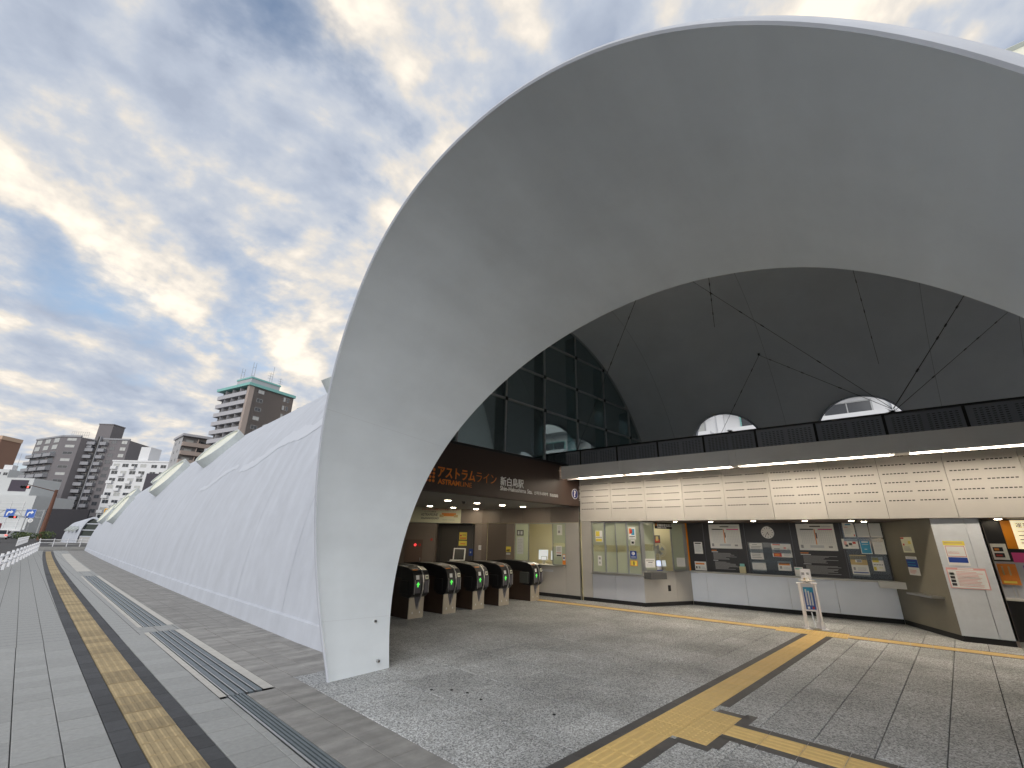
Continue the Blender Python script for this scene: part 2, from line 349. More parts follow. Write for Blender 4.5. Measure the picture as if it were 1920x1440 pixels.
# drains
m_frame = mat('drain_stone', (.50,.49,.46), .85, var=.12, vs=8, bump=.5, bs=140)
def wide_drain(t0, t1, lab):
    root = thing('drain_grate', lab, 'drain', group='grates along the shell')
    n_ = max(1, int((t1-t0)/1.2)); 
    fb = MB()
    tsx = [t0+(t1-t0)*i/n_ for i in range(n_+1)]
    for a, c in ((1.86, 1.93), (2.29, 2.40)):
        r_ = ribbon(lambda t, a=a: a, lambda t, c=c: c, .003, tsx, '', None); 
        fb.add(r_.v, r_.f)
    fb.build('stone_frame', m_frame, root)
    for i in range(n_):
        g = MB(); a, c = tsx[i]+.006, tsx[i+1]-.006
        r_ = ribbon(lambda t: 1.935, lambda t: 2.285, -.018, [a, c], '', None); g.add(r_.v, r_.f, 0)
        for k in range(4):
            s0 = 1.955+.088*k
            for (sa, sb, mi, z) in ((s0-.012, s0+.004, 1, .004), (s0+.012, s0+.06, 0, .001)):
                P = [sfp(sa, a, -.02), sfp(sb, a, -.02), sfp(sb, c, -.02), sfp(sa, c, -.02), sfp(sa, a, z), sfp(sb, a, z), sfp(sb, c, z), sfp(sa, c, z)]
                g.add(P, [(4,5,6,7),(0,1,5,4),(1,2,6,5),(2,3,7,6),(3,0,4,7)], mi)
        g.build('grate_panel', [m_grate, m_steel], root)
wide_drain(5.93, 10.35, 'near wide steel drain grate in a pale stone frame beside the ochre strip')
wide_drain(10.95, 24.2, 'far wide steel drain grate in a pale stone frame running along the white shell')
MB().box(0,1,0,1,0,1) if False else None
fill = MB()
for a, c, s0, s1 in ((10.35, 10.95, 1.86, 2.40),):
    fill.quad(sfp(s0, a, .001), sfp(s1, a, .001), sfp(s1, c, .001), sfp(s0, c, .001))
r_ = ribbon(lambda t: 1.86, lambda t: 2.40, .001, [24.2]+list(range(26, 57, 2)), '', None); fill.add(r_.v, r_.f)
fill.build('paving', m_pave_far, pave)
slab = thing('cover_slab', 'pale stone cover slabs in line with the drain near the far end of the shell', 'drain cover')
for i in range(8):
    t0 = 27+i*2.6; P = MB(); r_ = ribbon(lambda t: 1.9, lambda t: 2.35, .004, [t0, t0+1.3, t0+2.5], '', None); P.add(r_.v, r_.f); P.build('slab', m_frame, slab)
sl = thing('slot_drain', 'narrow slotted steel drain in the foreground paving', 'drain')
g = MB(); g.quad(sfp(1.93, 3, -.015), sfp(2.10, 3, -.015), sfp(2.10, 5.92, -.015), sfp(1.93, 5.92, -.015)); g.build('channel', m_blackm, sl)
for k in range(5):
    g = MB(); s0 = 1.937+.034*k
    P = [sfp(s, t, z) for z in (-.02, .002) for (s, t) in ((s0, 3), (s0+.019, 3), (s0+.019, 5.92), (s0, 5.92))]
    g.add(P, [(4,5,6,7),(0,1,5,4),(1,2,6,5),(2,3,7,6),(3,0,4,7)]); g.build('bar', m_grate if k else m_steel, sl)
# kerb stones along the road
kerb = tag(bpy.data.objects.new('kerb', None), kind='structure'); col.objects.link(kerb)
for i, t in enumerate(range(-6, 56, 2)):
    k = MB(); P = [sfp(edge_s(tt)+ds, tt, z) for z in (-.16, .01) for (ds, tt) in ((-.18, t), (0, t), (0, t+1.99), (-.18, t+1.99))]
    k.add(P, [(4,5,6,7),(0,1,5,4),(1,2,6,5),(2,3,7,6),(3,0,4,7)]); k.build('kerb_stone', m_kerb, kerb)
# ------------------------------------------------------------------ hall floor
floor = MB().add([SF @ Vector(p) for p in ((2.71,-8,-.03),(20,-8,-.03),(20,6.04,-.03),(2.71,6.04,-.03))], [(0,1,2,3)]).build('hall_floor', m_blackm); floor['kind'] = 'structure'
gt = tile_mesh('granite_tile', .852, .422, m_gran, ch=.003)
t = -3.21
tj = 0
while t < 6.0:
    for i in range(12):
        s = 2.71+.43+.86*i
        if s+.3 > 3.0 and not (s > 9.5 and t < -2.4):
            o = link('granite_tile', gt, floor); o.location = SF @ Vector((s, t, 0)); o.rotation_euler = (random.uniform(-.0006,.0006), random.uniform(-.0006,.0006), R(-4.8))
    t += .43; tj += 1
MB().add([SF @ Vector(p) for p in ((2.71,6.035,-.0005),(22,6.035,-.0005),(22,22,-.0005),(4.0,22,-.0005),(3.56,6.2,-.0005),(2.71,6.2,-.0005))], [(0,1,2,3,4,5)]).build('gate_floor', m_floor_far)['kind'] = 'structure'
MB().add([SF @ Vector(p) for p in ((12.9,-8,-.001),(20,-8,-.001),(20,6.03,-.001),(12.9,6.03,-.001))], [(0,1,2,3)]).build('counter_floor', m_floor_far)['kind'] = 'structure'
# indoor guiding strips
m_bdark = mat('dark_granite', (.07,.068,.07), .6, var=.15, vs=20, rand=.1)
istrip = tag(bpy.data.objects.new('tactile_strip', None), kind='structure'); col.objects.link(istrip)
gb, db = bar_block(m_yel, h=.004), dot_block(m_yel, h=.004)
bd = MB().box(-.147,.147,-.05,.05,-.03,0).mesh('border_block', m_bdark)
def put(name, me, s, t, rz=0, z=.033+.0):
    o = link(name, me, istrip); o.location = SF @ Vector((s, t, z)); o.rotation_euler = (0, 0, R(-4.8)+rz); return o
ZB = .0045
s = 3.05
while s < 11.2:
    dots = 4.4 < s < 5.45
    put('warning_block' if dots else 'guiding_block', db if dots else gb, s, 2.37, R(90), ZB)
    put('border_block', bd, s, 2.57, 0, ZB-.001)
    if not 4.35 < s < 5.5: put('border_block', bd, s, 2.17, 0, ZB-.001)
    s += .30
for s in (4.61, 4.91, 5.21): put('warning_block', db, s, 2.07, 0, ZB)
for s in (4.61, 5.36): put('border_block', bd, s, 1.87, 0, ZB-.001)
put('border_block', bd, 4.41, 2.02, R(90), ZB-.001); put('border_block', bd, 5.41, 2.02, R(90), ZB-.001)
t = 1.77
while t > -1.6:
    put('guiding_block', gb, 4.97, t, 0, ZB)
    put('border_block', bd, 4.77, t, R(90), ZB-.001); put('border_block', bd, 5.17, t, R(90), ZB-.001); t -= .30
y = 8.6                                             # strip that follows the ticket counter
while y > -3.6:
    dots = 1.1 < y < 2.3
    for xx in ((11.57,) if not dots else (11.42, 11.72)):
        o = link('warning_block' if dots else 'guiding_block', db if dots else gb, istrip); o.location = (xx, y, ZB+.001)
    for xx in ((11.37, 11.77) if not dots else (11.92,)):
        o = link('border_block', bd, istrip); o.location = (xx, y, ZB-.002); o.rotation_euler = (0, 0, R(90)); o.scale = (1, .35, 1)
    y -= .30
# small black anchor studs in the granite near the hood
SLAB = ['leftmost black stud in the granite under the white arch', 'second black stud from the left in the granite under the arch', 'third black stud from the left in the granite under the arch', 'lowest black stud of the cluster of four under the arch', 'lone black stud near the yellow guiding strip']
for i, (x, y) in enumerate(((4.02,4.35),(4.17,4.18),(4.22,3.98),(4.16,3.72),(4.33,2.9))):
    tag(MB().cyl((x,y,0),(x,y,.006),.017,n=10).build('floor_stud', m_blackm), SLAB[i], 'stud', 'black studs in the granite')
# ------------------------------------------------------------------ the white tube shell
def interp(x, xs, ys):
    if x <= xs[0]: return ys[0]
    for i in range(len(xs)-1):
        if x <= xs[i+1]:
            f = (x-xs[i])/(xs[i+1]-xs[i]); return ys[i]*(1-f)+ys[i+1]*f
    return ys[-1]
BY, BV = [-20, 7, 9, 12, 15, 19, 23, 28, 38, 46, 56], [8.8, 8.8, 8.65, 8.2, 7.9, 7.72, 7.58, 7.38, 6.93, 6.45, 5.85]
def XL(Y): return 4.1+(.085*(Y-6.8)+.0003*(Y-6.8)**2 if Y > 6.8 else 0)
def sa(Y): return 7.15-(.028*(Y-7) if Y > 7 else 0)
def sb(Y): return interp(Y, BY, BV)+.15
def shell_pt(Y, th, off=0.0):
    a, b = sa(Y), sb(Y); x0 = XL(Y)
    return Vector((x0+a-(a-off)*math.cos(th), Y, (b-off)*math.sin(th)))
def shell_at(Y, z, side=-1, off=0.0):
    th = math.asin(min(1, z/(sb(Y)-off)));  th = th if side < 0 else math.pi-th
    P = shell_pt(Y, th, off); n_ = Vector((-math.cos(th)/sa(Y), 0, math.sin(th)/sb(Y))).normalized()
    return P, n_
shell = thing('station_shell', 'long white tubular station shell with round skylights running away along the pavement', 'shell', loc=(4.1, 6.8, 0))
INV = shell.matrix_world.inverted()
NT = 72
ys = [-14+i*1.0 for i in range(23)]+[9+.0+i*1.0 for i in range(1, 48)]
b = MB(); ny = len(ys)
th_ = [-.012+(math.pi+.024)*i/NT for i in range(NT+1)]
for off in (0, .15):
    for Y in ys: b.v += [tuple(shell_pt(Y, t_, off)) for t_ in th_]
w_ = NT+1
def vid(o, j, i): return o*ny*w_+j*w_+i
for j in range(ny-1):
    for i in range(NT):
        b.f.append((vid(0,j,i), vid(0,j,i+1), vid(0,j+1,i+1), vid(0,j+1,i))); b.m.append(0)
        b.f.append((vid(1,j,i), vid(1,j+1,i), vid(1,j+1,i+1), vid(1,j,i+1))); b.m.append(1)
    for i in (0, NT):
        q = (vid(0,j,i), vid(0,j+1,i), vid(1,j+1,i), vid(1,j,i)); b.f.append(q if i == 0 else q[::-1]); b.m.append(0)
for j in (0, ny-1):
    for i in range(NT):
        q = (vid(0,j,i), vid(1,j,i), vid(1,j,i+1), vid(0,j,i+1)); b.f.append(q if j == 0 else q[::-1]); b.m.append(0)
body = b.build('shell_body', [m_white, m_vault])
INN = [(5.43,-.03),(5.55,.43),(5.60,.82),(5.58,1.26),(5.52,1.81),(5.37,2.46),(5.08,3.02),(4.84,3.39),(4.46,3.77),(4.12,4.10),(3.57,4.46),(3.14,4.66),(2.54,4.87),(1.80,4.96),(1.18,4.92),(.42,4.70),(.10,4.55),(-.24,4.32),(-.60,3.97),(-.90,3.66),(-1.14,3.30)]
OUT = [(5.41,-.03),(5.54,.43),(5.60,1.02),(5.61,1.64),(5.56,2.09),(5.40,2.73),(5.14,3.33),(4.67,4.05),(4.05,4.71),(3.51,5.06),(2.87,5.30),(2.26,5.40),(1.81,5.41),(1.28,5.34),(.83,5.19),(.45,5.01),(.07,4.74),(-.25,4.49),(-.50,4.22),(-.72,3.97),(-.91,3.71)]
def full(h, c_, zc):
    return [(y-YC, z) for y, z in h] + [(2*c_-y-YC, z) for y, z in reversed(h) if z < zc]
YC = 1.93
def resample(pts, n_):
    cr = []
    P = [Vector(p) for p in pts]; P = [P[0]*2-P[1]]+P+[P[-1]*2-P[-2]]
    for i in range(1, len(P)-2):
        for k in range(12):
            u = k/12; cr.append(.5*((2*P[i])+(P[i+1]-P[i-1])*u+(2*P[i-1]-5*P[i]+4*P[i+1]-P[i+2])*u*u+(3*P[i]-P[i-1]-3*P[i+1]+P[i+2])*u**3))
    cr.append(P[-2]); d = [0]
    for p, q in zip(cr[:-1], cr[1:]): d.append(d[-1]+(q-p).length)
    out = []; j = 0
    for i in range(n_+1):
        s = d[-1]*i/n_
        while j < len(d)-2 and d[j+1] < s: j += 1
        f = (s-d[j])/max(1e-9, d[j+1]-d[j]); out.append(cr[j].lerp(cr[j+1], min(1, f)))
    return out
NA = 110
inn, out = resample(full(INN, 1.88, 3.0), NA), resample(full(OUT, 1.99, 3.5), NA)
for cv in (inn, out):
    for _ in range(25):
        cp_ = [p.copy() for p in cv]
        for i in range(1, NA): cv[i] = cp_[i]*.5+(cp_[i-1]+cp_[i+1])*.25
def nrm(c, i):
    a, b_ = c[max(0, i-1)], c[min(NA, i+1)]; t_ = (b_-a).normalized(); return Vector((-t_.y, t_.x))*-1
def ell_x(z, a=7.0, b_=8.8): return 11.25-a*math.sqrt(max(0, 1-(z/b_)**2))
# cutters
import bmesh
def recalc(me_):
    bm = bmesh.new(); bm.from_mesh(me_); bmesh.ops.recalc_face_normals(bm, faces=bm.faces); bm.to_mesh(me_); bm.free()
recalc(body.data)
def cutter(mb): o = mb.build('cutter', m_white); recalc(o.data); return o
cuts = []
prof = [(YC+p.x+nrm(inn, i).x*.06, p.y+nrm(inn, i).y*.06) for i, p in enumerate(inn)]
prof = [(prof[0][0], -1)]+prof+[(prof[-1][0], -1)]
cuts.append(cutter(MB().prism(prof, 'x', 1.0, 9.0)))
HOLES = [(-.05, 5.05, 1, 1.12), (3.8, 5.1, 1, 1.12), (8.3, 4.5, 1, 1.1), (10.9, 5.75, 1, 1.12), (13.4, 4.5, 1, 1.1), (-5.5, 5.2, 1, 1.12),
         (22.5, 5.15, -1, .98), (29.8, 4.35, -1, 1.02), (33.6, 5.0, -1, 1.0), (42.0, 3.05, -1, .95), (46.0, 3.9, -1, .95), (52.0, 3.0, -1, .85), (13.4, 6.95, -1, 1.15),
         (-9.2, 5.2, 1, 1.12), (-6.0, 6.2, -1, 1.12), (-9.8, 6.2, -1, 1.12), (17.6, 5.2, 1, 1.12), (21.5, 5.0, 1, 1.12), (25.5, 5.0, 1, 1.1), (-7.5, 7.9, 1, 1.1), (-2.75, 6.95, -1, 1.15)]  # this row, except its last entry, added to bring daylight into the vault
ADDED_CROWN = [(12.2, 8.0, -1, 1.1), (16.0, 7.65, -1, 1.1), (19.8, 7.5, -1, 1.1), (24.0, 7.35, -1, 1.1), (-6.5, 8.6, -1, 1.1)]  # hidden crown openings, added to brighten the inside of the vault
HOLES += ADDED_CROWN
for (Y, z, side, r_) in HOLES:
    P, n_ = shell_at(Y, z, side); cuts.append(cutter(MB().cyl(P-n_*1.2, P+n_*1.2, r_, n=40)))
for c in cuts:
    md = body.modifiers.new('b', 'BOOLEAN'); md.object = c; md.operation = 'DIFFERENCE'; md.solver = 'EXACT'
dg = bpy.context.evaluated_depsgraph_get(); me = bpy.data.meshes.new_from_object(body.evaluated_get(dg))
body.modifiers.clear(); old = body.data; body.data = me; bpy.data.meshes.remove(old)
for c in cuts: bpy.data.objects.remove(c)
me.polygons.foreach_set('use_smooth', [True]*len(me.polygons)); me.set_sharp_from_angle(angle=R(35))
body.parent = shell; body.matrix_local = INV
# far end wall, and an unseen near one added to keep daylight out
for Y, nm in ((55.6, 'end_wall'), (-13.6, 'end_wall')):
    MB().add([shell_pt(Y, math.pi*i/40, .1) for i in range(41)], [tuple(range(41))]).build(nm, m_white, shell, M=INV)
# plinth along the foot of the shell
b = MB(); yy = [6.2+i*1.5 for i in range(34)]
for Y in yy: b.v += [tuple(shell_pt(Y, 0)+Vector((-.012, 0, -.02))), tuple(shell_pt(Y, 0)+Vector((-.045, 0, 0))), tuple(shell_pt(Y, .034)+Vector((-.04, 0, 0))), tuple(shell_pt(Y, .037))]
for j in range(len(yy)-1):
    for k in range(3): b.f.append((4*j+k, 4*j+k+1, 4*j+k+5, 4*j+k+4)); b.m.append(0)
b.build('plinth', m_white, shell, M=INV)
# repair coats brushed over the shell, slightly proud and brighter
m_patch = mat('repair_paint', (.51,.54,.60), .55, var=.03, vs=2)
for (Y0, Y1, zz, hh) in ((8.5, 15.5, 4.5, .45), (16.0, 19.5, 3.6, .26)):
    b = MB(); n_ = int((Y1-Y0)/.18); v0 = 0
    for i in range(n_+1):
        Y = Y0+(Y1-Y0)*i/n_; d0 = .10*math.sin(i*.35)+random.uniform(-.03, .03); h_ = hh*(1-.5*abs(2*i/n_-1))*random.uniform(.8, 1.15)
        z0 = zz-(Y-Y0)*.16+d0
        for z in (z0, z0+h_):
            P, q = shell_at(Y, z); b.v.append(tuple(P+q*.006))
        if i: b.f.append((2*i-2, 2*i, 2*i+1, 2*i-1)); b.m.append(0)
    b.build('repair_coat', m_patch, shell, M=INV)
# skylight collars with their lens
m_lens = mat('skylight_glass', (.80,.80,.66), .25, var=.12, vs=1.2)
m_collar = mat('collar_metal', (.50,.54,.54), .5, var=.12, vs=3)
m_clear = glass('clear_glass', (.86,.94,.94))
for i, (Y, z, side, r_) in enumerate(HOLES):
    P, n_ = shell_at(Y, z, side); q = n_.to_track_quat('Z', 'Y').to_matrix().to_4x4(); q.translation = P
    H_ = .02 if (Y, z, side, r_) in ADDED_CROWN else .34 if side < 0 else .25
    b = MB(); ns = 40
    for (rr, h) in ((r_-.01, -.2), (r_-.01, H_), (r_+.05, H_), (r_+.05, -.35)):
        b.v += [(rr*math.cos(2*math.pi*k/ns), rr*math.sin(2*math.pi*k/ns), h) for k in range(ns)]
    for a in range(3):
        for k in range(ns): b.f.append((a*ns+k, a*ns+(k+1) % ns, (a+1)*ns+(k+1) % ns, (a+1)*ns+k)); b.m.append(0)
    ring = b.build('skylight_collar', m_collar if side < 0 else m_white, shell, M=INV @ q, smooth=True)
    ring.data.set_sharp_from_angle(angle=R(40))
    if side < 0 and (Y, z, side, r_) not in ADDED_CROWN: MB().add([((r_-.012)*math.cos(2*math.pi*k/ns), (r_-.012)*math.sin(2*math.pi*k/ns), H_-.06) for k in range(ns)], [tuple(range(ns))]).build('lens', m_lens, ring)
# ------------------------------------------------------------------ entrance hood: barrel soffit from the shell opening out to the leaning rim
b = MB(); rows = []
K = 8
for k in range(K+1):
    u = k/K; r_ = []
    for i in range(NA+1):
        a, c = inn[i], out[i]; pa = Vector((ell_x(max(0, a.y)), YC+a.x, a.y)); pc = Vector((3.39-.22*max(0, c.y), YC+c.x, c.y))
        if k == K-1: u = .945
        p = pa.lerp(pc, u)
        if k == K-1: n_ = nrm(inn, i); p += Vector((0, n_.x, n_.y))*.012
        r_.append(p)
    rows.append(r_)
lip = []
for i in range(NA+1):
    a = inn[i]; n_ = nrm(inn, i); z = a.y+n_.y*.14; lip.append(Vector((ell_x(max(0, z))+.006, YC+a.x+n_.x*.14, z)))
rim = []
for (dn, dx) in ((.018, -.012), (.045, -.004), (.11, .05)):
    rim.append([rows[-1][i]+Vector((dx, nrm(out, i).x*dn, nrm(out, i).y*dn)) for i in range(NA+1)])
rear = []
for i in range(NA+1):
    a = inn[i]; n_ = nrm(inn, i); z = max(-.03, a.y+n_.y*.75); rear.append(Vector((11.25-7.15*math.sqrt(max(0, 1-(max(0, z)/8.95)**2))+.05, YC+a.x+n_.x*.55, z)))
allr = [lip]+rows+rim+[rear]
for r_ in allr: b.v += [tuple(p) for p in r_]
w_ = NA+1
for k in range(len(allr)-1):
    for i in range(NA):
        b.f.append((k*w_+i, (k+1)*w_+i, (k+1)*w_+i+1, k*w_+i+1)); b.m.append(0 if k < K+1 else 1)
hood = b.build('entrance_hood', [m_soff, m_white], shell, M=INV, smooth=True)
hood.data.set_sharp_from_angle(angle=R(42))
m_seam = mat('seam_sealant', (.66,.70,.745), .7)
for i in (5, 24):
    sb_ = MB()
    for k in range(K):
        A1, A2 = rows[k][i], rows[k+1][i]; T1 = (rows[k][i+1]-rows[k][i]).normalized()*.004; T2 = (rows[k+1][i+1]-rows[k+1][i]).normalized()*.004
        q1, q2 = [Vector((0, -nrm(inn, i).x, -nrm(inn, i).y))*.002]*2
        sb_.quad(A1+q1, A2+q2, A2+T2+q2, A1+T1+q1)
    sb_.build('seam', m_seam, shell, M=INV)
m_seam2 = mat('shell_seam', (.38,.41,.46), .7); m_seam3 = mat('vault_seam', (.40,.42,.44), .7)
def seam(Y, t0, t1, m_, off, w_, lift):
    b_ = MB(); n_ = 26; vs = []
    for k in range(n_+1):
        th = t0+(t1-t0)*k/n_; nn = Vector((-math.cos(th), 0, math.sin(th)))*lift
        vs += [shell_pt(Y, th, off)+nn, shell_pt(Y+w_, th, off)+nn]
    b_.add(vs, [(2*k, 2*k+1, 2*k+3, 2*k+2) for k in range(n_)]); b_.build('seam', m_, shell, M=INV)
for Y in (8.6, 11.2, 16.8, 20.0, 25.4, 28.0, 36.5, 39.5, 48.5): seam(Y, .04, 1.35, m_seam2, 0, .010, .003)
for Y in (-3.6, -1.9, 1.9, 5.6): seam(Y, 1.5, 2.75, m_seam3, .15, .012, -.004)
for (x, z) in ((4.02, .56), (4.03, .12)):
    P = Vector((x, YC+3.455 if z < .3 else YC+3.6, z)); 
    bo = MB(); bo.cyl(P+Vector((0, .03, 0)), P+Vector((0, -.012, 0)), .019, n=14); bo.cyl(P+Vector((0, -.012, 0)), P+Vector((0, -.015, 0)), .010, n=8, mi=1); bo.build('bolt_cap', [m_steel, m_blackm], shell, M=INV)
# ------------------------------------------------------------------ deck, sign beam, gate hall
m_panel = mat('wall_panel', (.46,.44,.41), .5, var=.04, vs=2, rand=.05)
m_panel_lo = mat('wall_panel_low', (.46,.48,.53), .38, var=.04, vs=2, rand=.05)
m_fascia = mat('fascia_panel', (.66,.65,.64), .55, var=.05, vs=2)
m_brown = mat('sign_brown', (.045,.026,.020), .45, var=.05, vs=3)
m_ceil = mat('ceiling_board', (.33,.32,.315), .7, var=.03, vs=2)
m_dkwall = mat('gate_hall_panel', (.20,.165,.145), .5, var=.05, vs=2, rand=.06)
m_orange = mat('letter_orange', (.78,.22,.02), .5)
m_wtxt = mat('letter_white', (.85,.85,.85), .5)
m_navy = mat('badge_navy', (.02,.03,.16), .5)
def slab(z0, z1, yr, xr, gap):
    b = MB(); ys_ = [yr[0]+(yr[1]-yr[0])*i/8 for i in range(9)]; vs = []
    for Y in ys_:
        xl_ = shell_at(Y, z1, -1, .15)[0].x+gap
        vs += [(xl_, Y, z0), (xr, Y, z0), (xr, Y, z1), (xl_, Y, z1)]
    fs = [(0,1,2,3), (35,34,33,32)]
    for i in range(8):
        for k in range(4): fs.append((4*i+k, 4*i+4+k, 4*i+4+(k+1) % 4, 4*i+(k+1) % 4))
    b.add(vs, fs); return b
deck = MB().box(12.2, 17.6, -13, 30, 3.75, 3.95); d2 = slab(3.70, 3.80, (8.0, 30), 12.2, .02); deck.add(d2.v, d2.f)
deck = deck.build('upper_floor', m_fascia); deck['kind'] = 'structure'
ceil = slab(2.655, 2.75, (8.5, 12.6), 12.48, .02); ceil.prism([(12.48,7.6),(12.48,8.5),(4.75,8.5),(4.75,8.44)], 'z', 2.655, 2.75); c2 = slab(3.05, 3.15, (12.6, 20), 12.48, .02); ceil.add(c2.v, c2.f); ceil.box(5.5, 12.48, 12.55, 12.6, 2.66, 3.15)
ceil = ceil.build('gate_ceiling', m_ceil); ceil['kind'] = 'structure'
S0, S1 = (4.6, 8.2), (12.55, 7.34); SL = (Vector(S1)-Vector(S0)).length
sign = thing('sign_beam', 'dark brown station name beam with orange and white lettering above the ticket gates', 'sign', seg(S0, S1))
MB().box(0, SL, 0, .25, 2.65, 3.83).build('beam', m_brown, sign, bevel=.006)
MB().box(0, SL-.55, .02, .24, 3.83, 3.9).build('coping', m_black, sign)
dots = MB()
for i in range(4):
    for j in range(4):
        cx, cz = 2.36-.098*i, 2.875+.086*j
        if i+j > 5: continue
        dots.cyl((cx, .0, cz), (cx, -.008, cz), .034, n=14)
dots.build('dot_emblem', m_orange, sign)
fit('アストラム', 2.47, 3.62, 2.995, .30, m_orange, sign, .006)
fit('ライン', 3.66, 4.35, 2.995, .30, m_orange, sign, -.003)
fit('ASTRAM', 2.49, 3.13, 2.825, .165, m_orange, sign, .004)
fit('LINE', 3.16, 3.52, 2.825, .165, m_orange, sign, -.002)
fit('新白島駅', 4.50, 5.39, 3.0, .25, m_wtxt, sign, .003)
fit('Shin-Hakushima Sta.', 4.50, 5.75, 2.855, .16, m_wtxt, sign, .001)
fit('신하쿠시마역', 5.83, 6.42, 2.855, .11, m_wtxt, sign)
fit('新白岛站', 6.51, 6.89, 2.855, .10, m_wtxt, sign)
ring = MB().cyl((7.72, 0, 3.02), (7.72, -.006, 3.02), .155, n=32).build('badge', m_wtxt, sign)
MB().cyl((7.72, -.006, 3.02), (7.72, -.010, 3.02), .14, n=32).build('badge_face', m_navy, ring)
text('?', .27, on_wall(7.655, 2.93, .0125), m_wtxt, ring, bold=.008)
for (tx, sz_, z) in (('案内所', .105, 3.19), ('Information', .04, 3.135), ('안내소 问讯处', .036, 3.09), ('改札窓口', .105, 2.93), ('精算口', .04, 2.885), ('Fare Adjustment', .04, 2.835)):
    fit(tx, 7.93, 7.93+(.32 if z > 3.15 else .42 if z > 2.92 and sz_ > .1 else .26), z, sz_, m_wtxt, sign)
# glass screen above the beam
glz = thing('glass_screen', 'tall glazed screen with grey mullions standing on the brown sign beam', 'glazing', seg(S0, S1))
m_mull = mat('mullion_grey', (.45,.46,.47), .4, .6)
m_pane = glass('screen_glass', (.88,.96,.95), refl=.10)
m_fin = glass('glass_fin', (.62,.82,.84), refl=.2, opa=.3, opc=(.35,.55,.58))
ux = (Vector(S1)-Vector(S0)).normalized()
def top_at(s):      # inside height of the vault over the screen
    X = S0[0]+ux.x*s; Y = S0[1]+ux.y*s; a, b_, xc = sa(Y)-.15, sb(Y)-.15, XL(Y)+sa(Y); q = 1-((X-xc)/a)**2
    return b_*math.sqrt(q) if q > 0 else 0
mx_ = [4.70-1.68*3+1.68*k for k in range(10)]; mx_ = [s for s in mx_ if .15 < s < 12.6]
lv = [3.9, 5.45, 6.56, 7.75, 8.9]
for s in mx_:
    zt = top_at(s)
    if zt < 4: continue
    MB().box(s-.022, s+.022, .05, .13, 3.9 if s < SL else 4.0, zt).build('mullion', m_mull, glz)
    MB().box(s-.010, s+.010, .14, .50, 3.95, zt-.05).build('fin', m_fin, glz)
    for z in lv[1:4]:
        if z < zt: MB().box(s-.05, s+.05, .03, .05, z-.05, z+.05).build('clamp', m_blackm, glz)
ends = [-.2]+mx_+[12.5]
for z in lv[1:4]:
    ss = [s for s in [i*.02 for i in range(0, 640)] if top_at(s) > z]
    MB().box(min(ss), max(ss), .04, .12, z-.025, z+.025).build('transom', m_mull, glz)
for a, c in zip(ends[:-1], ends[1:]):
    for z0, z1 in zip(lv[:-1], lv[1:]):
        n_ = 8; tops = []; 
        for i in range(n_+1):
            s = a+.022+(c-a-.044)*i/n_; zt = top_at(s) if 0 <= s else 0
            tops.append((s, min(z1-.025, zt)))
        tops = [p for p in tops if p[1] > z0+.03]
        if len(tops) < 2: continue
        pts = [(tops[0][0], z0+.025), (tops[-1][0], z0+.025)]+tops[::-1]
        MB().prism(pts, 'y', .085, .097).build('pane', m_pane, glz)
arc = [(s, top_at(s)) for s in [i*.1 for i in range(1, 128)] if top_at(s) > 3.9]
bb = MB()
for (p, q) in zip(arc[:-1], arc[1:]):
    bb.add([(p[0], .03, p[1]+.03), (q[0], .03, q[1]+.03), (q[0], .03, q[1]-.03), (p[0], .03, p[1]-.03), (p[0], .13, p[1]+.03), (q[0], .13, q[1]+.03), (q[0], .13, q[1]-.03), (p[0], .13, p[1]-.03)],
           [(0,3,2,1),(4,5,6,7),(3,7,6,2),(0,1,5,4)])
bb.build('edge_frame', m_mull, glz)
# ------------------------------------------------------------------ ticket office front
PA, PB, PC_, PD, PE, PF = (12.5,7.3), (12.55,5.42), (14.1,4.65), (14.4,.07), (12.65,-.73), (12.65,-1.47)
sG, sA, sU, sB, sC, sD, sE, sF = seg((12.5,11.45),(12.5,7.33)), seg(PA,PB), seg((12.5,7.3),(12.6,-4.0)), seg(PB,PC_), seg(PC_,PD), seg(PD,PE), seg(PE,PF), seg((13.4,-1.47),(13.4,-4.0))
def ln(a, b): return (Vector(a)-Vector(b)).length
SOF = 2.21
off = thing('ticket_office', 'grey panelled ticket office front with service windows and a recessed counter', 'ticket office', sU)
OI = off.matrix_world.inverted()
# upper panels with rows of slots
def slots(w_):
    b = MB()
    for r_ in range(6):
        z = 2.56+.185*r_
        for g_ in range(2):
            for k in range(7):
                x = w_*(.06+.47*g_)+k*(w_*.41/7); b.box(x, x+w_*.041, -.003, .002, z, z+.02)
    return b.mesh('slots', m_blackm)
PW = 1.063; up_me = MB().box(.003, PW-.003, 0, .05, SOF, 3.6).mesh('upper_panel', m_panel); sl_me = slots(PW)
s0 = -.03
for i in range(11):
    p = link('upper_panel', up_me, off, .003); p.matrix_local = Matrix.Translation((s0+PW*i, 0, 0))
    q = link('slots', sl_me, p); q['kind'] = 'stuff'
MB().box(-.03, 11.4, .052, .1, SOF, 3.7).build('backing', m_blackm, off)
MB().box(-.03, 11.4, .05, 2.3, SOF, SOF+.05).build('recess_soffit', mat('soffit_dark', (.10,.065,.05), .5), off)
